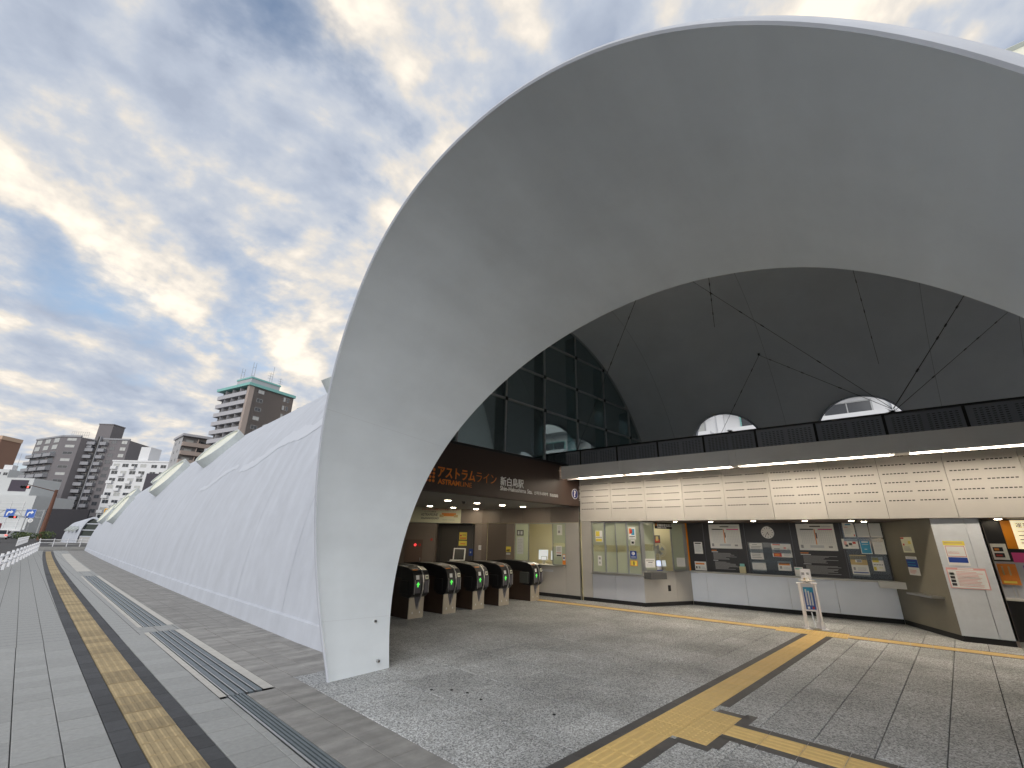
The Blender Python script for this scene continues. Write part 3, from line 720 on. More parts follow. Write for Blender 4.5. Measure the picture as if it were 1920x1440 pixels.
# vertical open joint at the end of the office and the gate hall side wall
gw = MB()
wallp = OI @ sG
def wpanel(name, M_, s0, s1, z0, z1, m_, d=.0, parent=None, th=.04):
    return MB().box(s0+.003, s1-.003, d, d+th, z0, z1).build(name, m_, off if parent is None else parent, bevel=.002, M=M_)
for (a, c) in ((0, .25), (1.16, 1.5), (3.58, 4.06)): wpanel('wall_panel', wallp, a, c, .1, 2.17, m_dkwall if a < 3 else m_panel)
for (a, c) in ((0, .9), (.9, 1.9), (1.9, 3.0), (3.0, 4.06)): wpanel('wall_panel', wallp, a, c, 2.18, 2.7, m_dkwall)
for (a, c) in ((1.5, 2.5), (2.5, 3.58)): wpanel('wall_panel', wallp, a, c, .1, .88, m_dkwall if a < 2 else m_panel)
wpanel('side_door', wallp, .27, 1.14, .02, 2.17, mat('door_brown', (.13,.105,.09), .45), .03)
MB().box(4.07, 4.09, -.01, .05, 0, 2.66).build('joint_rod', m_steel, off, M=wallp)
MB().box(0, 4.1, .01, .04, 0, .1).build('skirting', m_blackm, off, M=wallp)
# segment A: sliding windows
MA = OI @ sA; LA = ln(PA, PB)
wpanel('wall_panel', MA, 0, .32, .1, SOF-.005, m_panel)
for (a, c) in ((.32, 1.05), (1.05, LA)): wpanel('wall_panel', MA, a, c, .1, .74, m_panel_lo)
MB().box(0, LA, .015, .05, 0, .1).build('skirting', m_blackm, off, M=MA)
MB().box(.30, LA+.02, -.10, .06, .745, .775).build('sill', m_steel, off, M=MA, bevel=.004)
m_alu = mat('aluminium', (.40,.42,.44), .4, .7)
m_frost = glass('frosted_glass', (.9,.95,.88), refl=.1, opa=.72, opc=(.74,.80,.66))
m_wclear = glass('window_glass', (.93,.96,.94), refl=.12)
def sash(M_, s0, s1, z0, z1, fw=.028, d=.01, bands=((0,.40,1),(.40,.54,0),(.54,1,1)), frame=None):
    f = MB(); f.box(s0, s0+fw, d, d+.035, z0, z1).box(s1-fw, s1, d, d+.035, z0, z1).box(s0+fw, s1-fw, d, d+.035, z0, z0+fw).box(s0+fw, s1-fw, d, d+.035, z1-fw, z1)
    fo = f.build('window_sash', m_alu, off, M=M_)
    for (a, c, fr) in bands:
        za, zb = z0+fw+(z1-z0-2*fw)*a, z0+fw+(z1-z0-2*fw)*c
        MB().box(s0+fw, s1-fw, d+.015, d+.021, za, zb).build('pane', m_frost if fr else m_wclear, fo)
for i, (a, c) in enumerate(((.34, .77), (.75, 1.12), (1.10, 1.46), (1.44, 1.85))): sash(MA, a, c, .78, 2.19, d=.008+.03*(i % 2))
# segment B: commuter pass window on the slanted wall
MBm = OI @ sB; LB = ln(PB, PC_)
for (a, c) in ((0, .08), (.08, 1.15), (1.15, LB)): wpanel('wall_panel', MBm, a, c, .1, .86, m_panel)
MB().box(0, LB, .015, .05, 0, .1).build('skirting', m_blackm, off, M=MBm)
MB().box(0, .09, -.001, .05, .86, SOF-.004).build('corner_post', m_alu, off, M=MBm)
MB().box(.0, LB, -.14, .1, .862, .885).build('service_counter', m_steel, off, M=MBm, bevel=.004)
MB().box(.0, .55, -.30, -.02, .70, .86).build('counter_tray', mat('tray_grey', (.10,.10,.10), .6), off, M=MBm, bevel=.006)
sash(MBm, .10, .50, .89, 2.19); sash(MBm, 1.12, 1.62, .89, 2.19, bands=((0,.40,1),(.40,.54,1),(.54,1,1)))
MB().box(1.62, 1.70, -.0, .05, .89, 2.19).build('corner_post', m_alu, off, M=MBm)
m_orp = mat('orange_panel', (.80,.28,.01), .4)
MB().box(1.70, LB, -.03, .04, .89, SOF-.003).build('orange_post', m_orp, off, M=MBm)
sg2 = thing('window_sign', 'dark sign with white lettering over the open commuter pass window', 'sign', sB @ Matrix.Translation((.51, 0, 2.02)))
MB().box(0, .62, -.05, -.02, 0, .165).build('board', m_blackm, sg2)
text('定期券発売窓口', .085, on_wall(.06, .06, .052), m_wtxt, sg2, sx=.93); text('Commuter Pass Sales', .04, on_wall(.06, .018, .052), m_wtxt, sg2)
MB().box(.015, .045, -.056, -.05, .07, .13).build('mark', m_orange, sg2)
tag(MB().box(.83, .92, -.02, .002, .37, .52).build('wall_socket', m_blackm, None, bevel=.006, M=sB), 'black wall socket below the commuter pass window', 'socket')
# segment C: recessed counter with the black notice board
MC = OI @ sC; LC = ln(PC_, PD)
m_board = mat('notice_board', (.022,.021,.024), .35, var=.1, vs=3)
MB().box(0, LC, .02, .06, .9, SOF-.003).build('notice_board', m_board, off, M=MC)
for s in (.46, 1.55, 2.66, 3.75): MB().box(s, s+.012, .012, .02, .9, SOF-.003).build('board_joint', mat('joint_grey', (.09,.09,.11), .4), off, M=MC)
cx0 = -.0
for (a, c) in ((0, .42), (.42, 1.42), (1.42, 2.42), (2.42, 3.42), (3.42, LC)): wpanel('counter_panel', MC, a, c, .1, .86, mat('counter_panel_white', (.78,.83,.92), .35, var=.03, vs=2), d=-.02)
MB().box(0, LC, .0, .03, 0, .1).build('skirting', m_blackm, off, M=MC)
MB().box(0, LC-.32, -.20, .02, .862, .90).build('counter_top', mat('counter_top', (.48,.48,.47), .3), off, M=MC, bevel=.005)
MB().box(LC-.32, LC+.25, -.42, .02, .76, .90).build('counter_box', mat('counter_box', (.62,.62,.60), .35), off, M=MC, bevel=.006)
# segment D and E: slanted end wall and pier
MD = OI @ sD; LD = ln(PD, PE)
m_olive = mat('return_wall', (.17,.155,.12), .45, var=.06, vs=3)
wpanel('return_wall', MD, 0, LD, .1, SOF-.004, m_olive); MB().box(0, LD, .012, .05, 0, .1).build('skirting', m_blackm, off, M=MD)
MB().box(.85, 1.72, -.22, .01, .70, .735).build('shelf', m_steel, off, M=MD, bevel=.004)
ME = OI @ sE; LE = ln(PE, PF)
m_pier = mat('pier_panel', (.60,.63,.67), .45, var=.07, vs=7)
wpanel('pier_panel', ME, 0, .50, .1, SOF-.004, m_pier); wpanel('pier_panel', ME, .50, LE, .1, SOF-.004, m_pier)
MB().box(0, LE, .012, .05, 0, .1).build('skirting', m_blackm, off, M=ME)
MFr = OI @ seg(PF, (13.4,-1.47)); MB().box(0, .75, 0, .04, 0, SOF-.004).build('return_wall', m_dkwall, off, M=MFr)
# segment F: ticket machine bay
MF = OI @ sF
MB().box(0, 2.5, .02, .06, 0, SOF-.003).build('machine_bay_back', m_board, off, M=MF)
MB().box(0, 2.5, -.28, .02, .73, .765).build('machine_shelf', m_fascia, off, M=MF, bevel=.004)
MB().box(0, 2.5, -.02, .02, .765, 1.42).build('machine_backboard', m_panel_lo, off, M=MF)
for s in (.22, .27): MB().box(s, s+.02, -.035, -.02, .77, 1.0).build('cable_cover', m_steel, off, M=MF)
# ------------------------------------------------------------------ lit fascia box and balustrade
fas = thing('light_fascia', 'grey fascia box with warm light strips running along the top of the ticket office', 'light fascia', Matrix.Identity(4))
m_tube = emit('warm_light', (1.0, .87, .70), 19)
FX0, FX1, FZ0, FZ1 = 11.55, 12.22, 3.40, 3.78
STR = [(6.95, 5.55), (5.3, 2.68), (2.38, -.37), (-.70, -3.7)]
edges = [7.4, 5.48, 5.37, 2.62, 2.46, -.42, -.66, -3.9]
for a, c in zip(edges[:-1], edges[1:]):
    b = MB(); b.box(FX0, FX0+.03, c+.002, a-.002, FZ0, FZ1).box(FX0+.03, FX1+.25, c+.002, a-.002, FZ1-.03, FZ1)
    if a-c > .3: b.box(FX0+.03, FX0+.10, c+.002, a-.002, FZ0, FZ0+.03).box(FX0+.33, 12.5, c+.002, a-.002, FZ0+.18, FZ0+.21).box(FX0+.33, FX0+.36, c+.002, a-.002, FZ0, FZ0+.18)
    else: b.box(FX0+.03, FX0+.36, c+.002, a-.002, FZ0, FZ0+.03).box(FX0+.33, 12.5, c+.002, a-.002, FZ0+.18, FZ0+.21)
    b.build('fascia_panel', m_fascia, fas, bevel=.003)
MB().box(FX0+.031, FX0+.04, -3.9, 7.35, FZ0+.031, FZ1-.031).build('backing', m_fascia, fas)
for a, c in STR: MB().box(FX0+.105, FX0+.325, c, a, FZ0+.02, FZ0+.05).build('light_strip', m_tube, fas)
bal = thing('balustrade', 'dark perforated metal balustrade above the lit fascia', 'balustrade', Matrix.Identity(4))
m_perf = mat('perforated_metal', (.22,.235,.27), .5, .1, rand=.10)
pb = MB().box(0, .02, .01, 1.22, 3.80, 4.28); pm = pb.mesh('perforated_panel', m_perf)
hb = MB()
for g_ in range(2):
    for i in range(6):
        for j in range(9): hb.box(-.003, .0, .08+.56*g_+i*.083, .125+.56*g_+i*.083, 3.86+j*.042, 3.872+j*.042)
hm = hb.mesh('perforations', m_blackm)
for k in range(25):
    y0 = -4.1+1.23*k; o = link('perforated_panel', pm, bal); o.location = (12.0, y0, 0); h = link('perforations', hm, o); h['kind'] = 'stuff'
    MB().box(12.0-.002, 12.05, y0-.03, y0+.02, 3.8, 4.29).build('post', m_blackm, bal)
MB().box(11.98, 12.06, -4.2, 26.8, 4.285, 4.325).build('top_rail', m_black, bal)
# tie rods under the vault with their nodes
m_rod = mat('tie_rod', (.02,.02,.02), .5)
nodes = {'n': (15.01,2.08,7.40), 'r': (12.02,-.6,4.32), 'l': (12.02,2.6,4.32), 'g': (12.02, 5.6, 4.32)}
RODS = [((15.01,2.08,7.35), (12.02,-.6,4.4), 'steel tie rod from the ceiling node down to the right end of the balustrade', .006),
        ((15.01,2.08,7.35), (16.6,4.6,4.2), 'steel tie rod from the ceiling node down towards the left round window', .006),
        ((11.76,2.95,8.74), (12.04,-.6,4.42), 'long steel tie rod crossing the dark vault from upper left to the balustrade', .006),
        ((11.82,2.53,8.74), (13.82,3.0,8.14), 'short steel rod under the crown of the vault', .007),
        ((14.64,-2.68,7.66), (12.0,-.62,4.4), 'steep steel tie rod right of the second round window', .009),
        ((15.23,-3.4,7.2), (12.02,-.66,4.38), 'rightmost steel tie rod fanning from the balustrade node', .006),
        ((13.11,-.64,8.44), (15.81,-.77,6.64), 'thin steel rod running down the middle of the vault', .005),
        ((11.74,4.67,8.74), (12.04,7.1,4.35), 'steel tie rod in front of the glazed screen edge', .007)]
for (a, c, lab, r_) in RODS:
    b = MB(); b.cyl(a, c, r_, n=6); A_, C_ = Vector(a), Vector(c)
    for u in (.12, .3, .42, .7): p = A_.lerp(C_, u); d = (C_-A_).normalized()*.05; b.cyl(p-d, p+d, r_*2.2, n=6)
    tag(b.build('tie_rod', m_rod), lab, 'tie rod', 'tie rods under the vault')
for i, (p, lab) in enumerate((((15.01,2.08,7.38), 'black cable node under the vault ceiling'), ((12.0,-.6,4.33), 'black spiky bird deterrent on the balustrade top'), ((12.0,2.6,4.33), 'small black spiky fitting on the balustrade in front of the left round window'))):
    b = MB()
    for k in range(26 if i else 10):
        d = Vector((random.uniform(-1,1), random.uniform(-1,1), random.uniform(-.2,1) if i else random.uniform(-1,1))).normalized()*random.uniform(.05, .17 if i == 1 else .10)
        P = Vector(p); b.cyl(P, P+d, .008, .002, n=4)
    b.cyl(Vector(p)-Vector((0,0,.03)), Vector(p)+Vector((0,0,.03)), .03, n=8); tag(b.build('cable_node', m_rod), lab, 'fitting')
# ------------------------------------------------------------------ notices and posters
INK = {'w': (.78,.78,.76), 'k': (.03,.03,.035), 'g': (.33,.33,.34), 'r': (.55,.06,.05), 'o': (.75,.25,.04), 'y': (.80,.66,.10), 'b': (.02,.06,.30), 'c': (.04,.30,.52), 't': (.25,.55,.52), 'n': (.55,.42,.20), 'p': (.75,.38,.36), 'm': (.70,.08,.28), 'l': (.55,.57,.60), 'd': (.10,.10,.11), 'v': (.20,.10,.50), 'e': (.72,.72,.55)}
INKM = {k: mat('ink_'+k, c, .5) for k, c in INK.items()}
IK = list(INK)
def lines(u0, v0, u1, v1, n_, c='g', fill=.45, jag=.35):
    o = []; h = (v1-v0)/n_
    for i in range(n_):
        va = v1-h*(i+1)+h*(1-fill)/2; o.append((u0, va, u1-(u1-u0)*random.uniform(0, jag), va+h*fill, c))
    return o
def poster(M_, s0, s1, z0, z1, paper, blocks, label, cat='notice', d=.004, name='notice', group=None):
    r = thing(name, label, cat, M_ @ Matrix.Translation((s0, 0, z0)), group)
    W, H_ = s1-s0, z1-z0
    MB().box(0, W, -d-.003, -d, 0, H_).build('sheet', INKM[paper], r)
    if blocks:
        b = MB()
        for i, (u0, v0, u1, v1, c) in enumerate(blocks):
            y = -d-.0036-.0003*(i % 5); b.quad((u0*W, y, v0*H_), (u1*W, y, v0*H_), (u1*W, y, v1*H_), (u0*W, y, v1*H_), IK.index(c))
        b.build('print', [INKM[k] for k in IK], r)
    return r
D0 = -.02
def pc(*a, **k): return poster(sC @ Matrix.Translation((0, .02, 0)), *a, **k)
pc(.17,.40,1.36,1.68,'w',[(.12,.84,.85,.93,'k')]+lines(.12,.12,.88,.78,9,'l'),'white leaflet pinned beside the orange post')
pc(.14,.45,.915,1.15,'w',[(.06,.66,.85,.84,'o'),(.08,.2,.2,.45,'k'),(.3,.2,.46,.45,'g')]+lines(.55,.15,.95,.45,3,'l'),'small white card with orange band on the counter beside the orange post')
tt = [(.37,.88,.66,.92,'k'),(.68,.88,.93,.91,'l'),(.10,.77,.46,.81,'k'),(.58,.77,.95,.81,'m'),(.47,.22,.495,.80,'o'),(.50,.45,.53,.66,'k'),(.05,.08,.12,.2,'g'),(.30,.10,.66,.19,'l'),(.78,.10,.88,.17,'g')]
def tbl(u0, u1): return [(u0+(u1-u0)*i/7, .24, u0+(u1-u0)*i/7+.006, .75, 'l') for i in range(8)]+[(u0, .24+.51*j/8, u1, .245+.51*j/8, 'l') for j in range(9)]
pc(.63,1.45,1.52,2.17,'w',tt+tbl(.11,.45)+tbl(.57,.93),'large white timetable sheet left of the round clock', cat='timetable', name='timetable')
pc(2.81,3.63,1.53,2.18,'w',tt+tbl(.11,.45)+tbl(.57,.93),'large white timetable sheet right of the round clock', cat='timetable', name='timetable')
for (a, c, lab) in ((.64, 1.31, 'grey printed information lines on the black board under the left timetable'), (2.81, 3.70, 'grey printed information lines on the black board under the right timetable')):
    bl = [(0,.93,.2,.97,'o'),(0,.86,.25,.9,'l')]+lines(.05,.5,.95,.84,8,'g',.5,.5)+[(.03,.44,.22,.47,'l')]+lines(.08,.02,1,.4,9,'g',.5,.55)
    poster(sC @ Matrix.Translation((0, .02, 0)), a, c, .96, 1.49, 'k', bl, lab, cat='printed text', d=.001, name='printed_text')
clk = thing('wall_clock', 'round white wall clock on the black notice board', 'clock', sC @ Matrix.Translation((2.13, .02, 1.955)))
MB().cyl((0,0,0),(0,-.03,0),.155,n=40).build('case', m_steel, clk); fc = MB().cyl((0,-.03,0),(0,-.033,0),.145,n=40).build('face', INKM['w'], clk)
b = MB()
for i in range(12):
    a = R(30*i); b.box(-.006,.006,-.036,-.033,.105,.132, M=Matrix.Rotation(a, 4, 'Y'))
b.build('hour_mark', INKM['k'], fc)
MB().box(-.006,.006,-.040,-.037,-.01,.075, M=Matrix.Rotation(R(158), 4, 'Y')).build('hour_hand', INKM['k'], fc)
MB().box(-.004,.004,-.043,-.041,-.015,.115, M=Matrix.Rotation(R(215), 4, 'Y')).build('minute_hand', INKM['k'], fc)
# clear leaflet racks
m_rack = glass('acrylic', (.82,.86,.88), refl=.25, opa=.18, opc=(.25,.29,.32))
for (a, c, z0, z1, lab) in ((1.60, 2.60, .92, 1.70, 'clear acrylic leaflet rack right of the brochure box'), (3.79, 4.55, .92, 2.2, 'clear acrylic leaflet rack at the right end of the black board')):
    r = thing('leaflet_rack', lab, 'leaflet rack', sC @ Matrix.Translation((a, .02, z0)))
    MB().box(0, c-a, -.012, -.006, 0, z1-z0).build('back', m_rack, r)
    for f in (.0, .33, .66): MB().box(0, c-a, -.05, -.045, (z1-z0)*f, (z1-z0)*f+.09).build('pocket', m_rack, r)
def pr(*a, **k): k['d'] = .022; return poster(sC @ Matrix.Translation((0, .02, 0)), *a, **k)
pr(1.64,1.95,1.26,1.68,'w',[(.2,.9,.6,.94,'g')]+lines(.1,.08,.92,.85,8,'g',.4,.2),'white text sheet top left in the left acrylic rack')
pr(1.64,1.97,.98,1.2,'w',lines(.1,.2,.9,.8,4,'l',.3,.3),'pale blank looking sheet low in the left acrylic rack')
pr(2.17,2.62,1.34,1.67,'w',[(.06,.90,.46,.97,'r'),(.05,.03,.46,.33,'r'),(.10,.10,.36,.25,'o'),(.12,.40,.4,.5,'g'),(.12,.6,.42,.66,'g'),(.62,.62,.74,.78,'p'),(.6,.48,.72,.52,'g'),(.8,.55,.9,.65,'l')]+lines(.58,.1,.94,.42,4,'l'),'pair of white sheets with red blocks in the left acrylic rack')
pr(2.25,2.55,1.01,1.24,'w',[(.08,.58,.92,.84,'o'),(.12,.2,.3,.48,'g')]+lines(.4,.15,.9,.45,3,'l'),'white card with orange band low in the left acrylic rack')
pr(3.82,4.05,1.86,2.2,'w',[(.25,.84,.75,.92,'c'),(.1,.68,.45,.71,'r'),(.84,.08,.94,.2,'r')]+lines(.1,.2,.85,.62,6,'l'),'white letter with blue heading at the top of the right rack')
for a, c, lab in ((4.08,4.32,'blank grey sheet second from left at the top of the right rack'),(4.34,4.57,'blank grey sheet at the top right of the right rack')): pr(a,c,1.86,2.19,'l',[(.02,.04,.98,.10,'w')],lab)
pr(3.74,4.06,1.59,1.82,'w',[(.12,.35,.3,.75,'p'),(.18,.2,.36,.42,'k'),(.42,.35,.62,.6,'k'),(.66,.5,.86,.72,'r')]+lines(.5,.18,.9,.3,2,'l'),'white flyer with small photographs in the right rack')
pr(4.09,4.30,1.48,1.81,'w',[(.06,.05,.94,.95,'c'),(.2,.78,.8,.88,'w'),(.2,.64,.8,.68,'l'),(.35,.3,.6,.35,'w')],'bright blue framed flyer in the right rack')
pr(4.34,4.57,1.48,1.82,'w',lines(.12,.1,.9,.9,9,'l',.35,.4),'white text sheet right of the blue flyer')
pr(3.83,4.16,.97,1.45,'w',[(0,.53,1,1,'n'),(.3,.65,.68,.80,'w'),(.38,.66,.66,.76,'g'),(.06,.15,.94,.20,'b'),(.1,.28,.22,.42,'g')]+lines(.35,.25,.9,.42,3,'l'),'poster half ochre half white low in the right rack')
pr(4.25,4.47,1.1,1.42,'w',[(.05,.62,.6,.95,'y'),(.05,.05,.28,.3,'y')]+[(.1+.14*i,.42,.18+.14*i,.48,'k') for i in range(6)]+[(.5,.2,.85,.3,'e')],'white and yellow flyer low in the right rack')
def box_thing(name, label, cat, M_, parts):
    r = thing(name, label, cat, M_)
    for (nm, args, m_) in parts: MB().box(*args).build(nm, m_, r, bevel=.003)
    return r
box_thing('brochure_box', 'cream brochure holder with green top standing on the counter', 'brochure box', sC @ Matrix.Translation((1.33, -.14, .90)), [('body', (0,.15,0,.10,0,.17), mat('cream_card', (.60,.54,.34), .7)), ('leaflets', (.02,.13,.02,.07,.17,.24), INKM['t'])])
box_thing('counter_card', 'white card stand with teal heading on the counter behind the sanitiser stand', 'card stand', sC @ Matrix.Translation((2.62, -.12, .90)), [('card', (0,.19,.0,.01,0,.22), INKM['w']), ('heading', (.02,.17,-.003,0,.16,.195), INKM['t']), ('foot', (.0,.19,.0,.07,0,.012), INKM['w'])])
poster(sD, .71,1.13,1.54,1.86,'e',[(.0,.88,.3,.98,'r'),(.62,.55,.85,.75,'y'),(.1,.45,.25,.58,'r')]+lines(.1,.08,.8,.4,4,'g'),'route map notice with yellow spot on the slanted end wall')
poster(sD, .72,1.13,1.08,1.46,'w',[(0,.42,1,.85,'b'),(.08,.52,.8,.56,'c'),(.08,.66,.8,.70,'c'),(.08,.88,.9,.96,'l')]+lines(.1,.08,.8,.3,3,'p'),'navy and white notice below the route map on the slanted end wall')
poster(sE, .10,.41,1.33,1.78,'w',[(0,.82,1,1,'y'),(.05,.9,.9,.94,'n'),(.06,.36,.94,.80,'r'),(.08,.38,.92,.78,'w'),(.06,.12,.94,.33,'b'),(.08,.14,.92,.31,'w'),(.14,.62,.24,.72,'r'),(.45,.66,.6,.74,'g')]+lines(.14,.42,.86,.58,3,'p')+lines(.14,.16,.86,.29,2,'l'),'yellow topped notice with red frame on the grey pier')
poster(sE, .04,.59,.92,1.29,'p',[(.03,.04,.97,.90,'w'),(.3,.92,.7,.98,'w')]+[(.06,.12+.17*i,.18,.25+.17*i,'k') for i in range(4)]+lines(.24,.1,.92,.84,11,'p',.4,.3),'wide white notice with pink border on the grey pier')
def pf(*a, **k): k.setdefault('d', .024); return poster(sF, *a, **k)
pf(.10,.32,1.45,1.75,'w',[(.12,.52,.75,.78,'k'),(.2,.58,.5,.72,'o'),(.12,.15,.75,.42,'k'),(.2,.22,.6,.32,'r')],'white notice with two black pictures in the ticket machine bay')
pf(.10,.36,1.0,1.38,'o',[(.2,.45,.3,.88,'n'),(.55,.45,.65,.88,'n'),(.12,.08,.8,.18,'y')],'orange leaflet bundle hanging in the ticket machine bay', d=.05)
fm = thing('fare_board', 'backlit cream fare board with orange edge above the ticket machines', 'fare board', sF @ Matrix.Translation((.34, 0, 1.66)))
MB().box(0,.14,-.05,.0,0,.53).build('orange_edge', m_orp, fm); MB().box(.14,1.5,-.05,.0,0,.53).build('lit_face', emit('fare_face', (.92,.80,.52), .55), fm)
text('運賃表', .10, on_wall(.19, .40, .052), INKM['k'], fm)
MB().box(.2,.5,-.053,-.051,.1,.12).box(.2,.6,-.053,-.051,.16,.18).box(.2,.5,-.053,-.051,.24,.26).box(.2,.55,-.053,-.051,.32,.335).build('fare_rows', INKM['g'], fm)
pf(.36,.75,1.41,1.59,'m',[(.5,.2,.9,.8,'w')],'magenta card under the lit fare board'); pf(.46,.80,1.05,1.36,'v',[(.1,.1,.9,.9,'b'),(.2,.5,.8,.7,'w')],'purple flyer at the right picture edge in the machine bay')
# notices on the sliding windows
def pa(*a, **k): k['d'] = .0; return poster(sA, *a, **k)
pa(.47,.70,1.62,1.94,'w',[(.05,.5,.6,.95,'y'),(.05,.05,.9,.3,'y')]+[(.08+.14*i,.38,.17+.14*i,.44,'k') for i in range(6)],'yellow and white flyer taped to the first sliding window')
pa(.52,.64,.97,1.24,'w',[(.25,.62,.75,.85,'g'),(.35,.2,.65,.4,'g')],'narrow white label low on the first sliding window')
pa(1.52,1.73,1.71,2.04,'w',[(.1,.45,.45,.9,'o'),(.4,.35,.85,.85,'c'),(.2,.5,.55,.8,'r'),(.1,.22,.9,.28,'k')]+lines(.1,.04,.9,.2,2,'l'),'white poster with coloured shapes on the fourth sliding window')
pa(1.57,1.69,1.57,1.69,'w',[(.2,.2,.8,.7,'k')],'small black and white sticker under the coloured poster')
q = pa(1.53,1.72,1.2,1.4,'b',[(.15,.12,.85,.17,'l'),(.15,.24,.85,.3,'l')],'navy question mark sticker on the fourth sliding window'); MB().cyl((.095,-.004,.135),(.095,-.006,.135),.045,n=20).build('disc', m_wtxt, q); text('?', .08, on_wall(.075, .108, .0075), m_navy, q, bold=.003)
pa(1.52,1.73,1.01,1.15,'o',[(.08,.1,.92,.9,'y'),(.42,.15,.6,.85,'k')],'yellow orange sticker low on the fourth sliding window')
poster(sB, .09,.43,.98,1.21,'w',[(.1,.72,.9,.8,'g'),(.3,.55,.75,.62,'k')]+lines(.1,.1,.9,.45,4,'l'),'white notice taped left of the open commuter pass window', d=.0)
poster(sB, 1.24,1.56,1.0,1.24,'w',lines(.12,.1,.88,.9,6,'l',.25,.2),'white notice taped right of the open commuter pass window', d=.0)
def pg(*a, **k): k['d'] = .006; return poster(sG, *a, **k)
pg(1.63,1.92,1.77,1.95,'d',[(.15,.2,.4,.8,'l'),(.55,.2,.85,.8,'l')],'dark framed notice high on the gate hall window')
pg(1.65,1.92,1.19,1.72,'l',lines(.12,.1,.9,.9,9,'g',.2,.3),'grey text sheet on the gate hall window')
pg(3.26,3.45,1.80,2.11,'w',[(.2,.2,.6,.45,'g')]+lines(.15,.5,.85,.9,4,'l'),'white sheet high on the right pane of the gate hall window')
pg(3.21,3.43,1.17,1.48,'w',[(.1,.02,.9,.15,'k'),(.1,.3,.9,.36,'r')]+lines(.12,.45,.88,.92,5,'g',.4,.2),'white notice with black foot on the right pane of the gate hall window')
pg(3.45,3.56,.94,1.24,'o',[(.1,.4,.9,.95,'w'),(.2,.55,.8,.7,'b')],'narrow orange leaflet at the corner of the gate hall window')
a_ = pg(1.17,1.38,1.24,1.41,'y',[],'yellow sign with black letters AED beside the side door', cat='sign'); text('AED', .085, on_wall(.02, .02, .0105), INKM['k'], a_, bold=.003)
pg(1.18,1.36,1.15,1.21,'l',[],'small pale plate under the yellow AED sign')
pg(2.68,3.10,.71,.77,'l',lines(.05,.3,.95,.7,1,'g',.3,0),'narrow pale label strip below the gate hall window')
# gate hall window
GW = OI @ sG
MB().box(1.5, 3.6, -.12, .06, .885, .91).build('sill', m_steel, off, M=GW, bevel=.004)
sash(GW, 1.53, 2.12, .91, 2.17, bands=((0,1,1),)); sash(GW, 3.06, 3.58, .91, 2.17, bands=((0,.42,1),(.42,.52,0),(.52,1,1)))
MB().box(2.12, 3.06, .0, .05, 2.14, 2.17).build('window_head', m_alu, off, M=GW)
# office room behind the windows: lit walls, desks, machines
m_room = mat('office_wall', (.62,.58,.42), .8, var=.05, vs=1)
room = MB()
room.quad((12.6,5.6,.0),(16.8,4.75,.0),(16.8,12,.0),(12.6,12,.0)).quad((12.6,12,0),(16.8,12,0),(16.8,12,2.6),(12.6,12,2.6)).quad((15.6,4.6,0),(15.6,12,0),(15.6,12,2.6),(15.6,4.6,2.6)).quad((12.56,4.7,2.5),(16.8,4.7,2.5),(16.8,12,2.5),(12.56,12,2.5))
room.quad((14.16,4.72,0),(15.6,4.66,0),(15.6,4.66,2.5),(14.16,4.72,2.5)); room.quad((12.56,9.2,2.2),(12.56,9.2,2.2),(12.56,9.2,2.2),(12.56,9.2,2.2)) if False else None
tag(room.build('office_room', m_room), kind='structure')
for i, (x, y) in enumerate(((14.2, 9.6), (14.4, 6.4))):
    o = MB().box(x-.6, x+.6, y-.15, y+.15, 2.44, 2.48).build('office_lamp', emit('office_light', (1, .93, .74), 14)); tag(o, ['lit ceiling lamp inside the office behind the gate hall window', 'lit ceiling lamp inside the office behind the commuter pass window'][i], 'lamp')
m_ivory = mat('ivory_plastic', (.62,.60,.52), .5); m_screen = emit('screen_white', (.70,.75,.78), .4); m_wood = mat('desk_top', (.35,.28,.2), .5)
def desk(lab, x0, x1, y0, y1, z):
    r = thing('desk', lab, 'desk', loc=(x0, y0, 0)); MB().box(0, x1-x0, 0, y1-y0, z-.03, z).build('top', m_wood, r)
    for a in (.02, x1-x0-.06): MB().box(a, a+.04, .02, y1-y0-.02, 0, z-.03).build('leg_panel', m_ivory, r)
desk('office desk behind the gate hall window', 12.6, 13.3, 8.4, 9.8, .90); desk('office desk behind the commuter pass window', 13.3, 14.4, 5.25, 6.1, .84)
def monitor(lab, x, y, z, rz, w_=.36, h=.27, tilt=18, m_s=None):
    r = thing('monitor', lab, 'monitor', Matrix.Translation((x, y, z)) @ Matrix.Rotation(rz, 4, 'Z'))
    T = Matrix.Translation((0,0,.12)) @ Matrix.Rotation(R(-tilt), 4, 'X')
    MB().box(-w_/2, w_/2, 0, .04, 0, h, M=T).build('housing', m_ivory, r, bevel=.006); MB().box(-w_/2+.02, w_/2-.02, -.003, 0, .02, h-.02, M=T).build('screen', m_s or m_screen, r)
    MB().box(-.03,.03,.01,.06,0,.16).box(-.11,.11,-.06,.12,0,.015).build('stand', m_ivory, r)
monitor('tilted ivory terminal screen left inside the gate hall window', 12.95, 9.05, .9, R(-60), .34, .36, 24)
monitor('second tilted ivory terminal screen in the gate hall window', 13.1, 8.68, .9, R(-60), .3, .34, 24)
monitor('small customer display on the gate hall window sill', 12.7, 8.85, .9, R(-70), .2, .13, 5)
monitor('lit computer screen on the commuter pass desk', 13.55, 5.4, .84, R(-30), .3, .2, 8, emit('screen_blue', (.55,.62,.85), .9)); monitor('smaller lit screen right on the commuter pass desk', 13.95, 5.35, .84, R(-30), .17, .2, 8)
fan = thing('electric_fan', 'white electric fan standing inside the commuter pass window', 'fan', loc=(14.15, 5.55, 0))
TF = Matrix.Translation((0,0,1.42)) @ Matrix.Rotation(R(-62), 4, 'Z') @ Matrix.Rotation(R(90), 4, 'X')
b = MB()
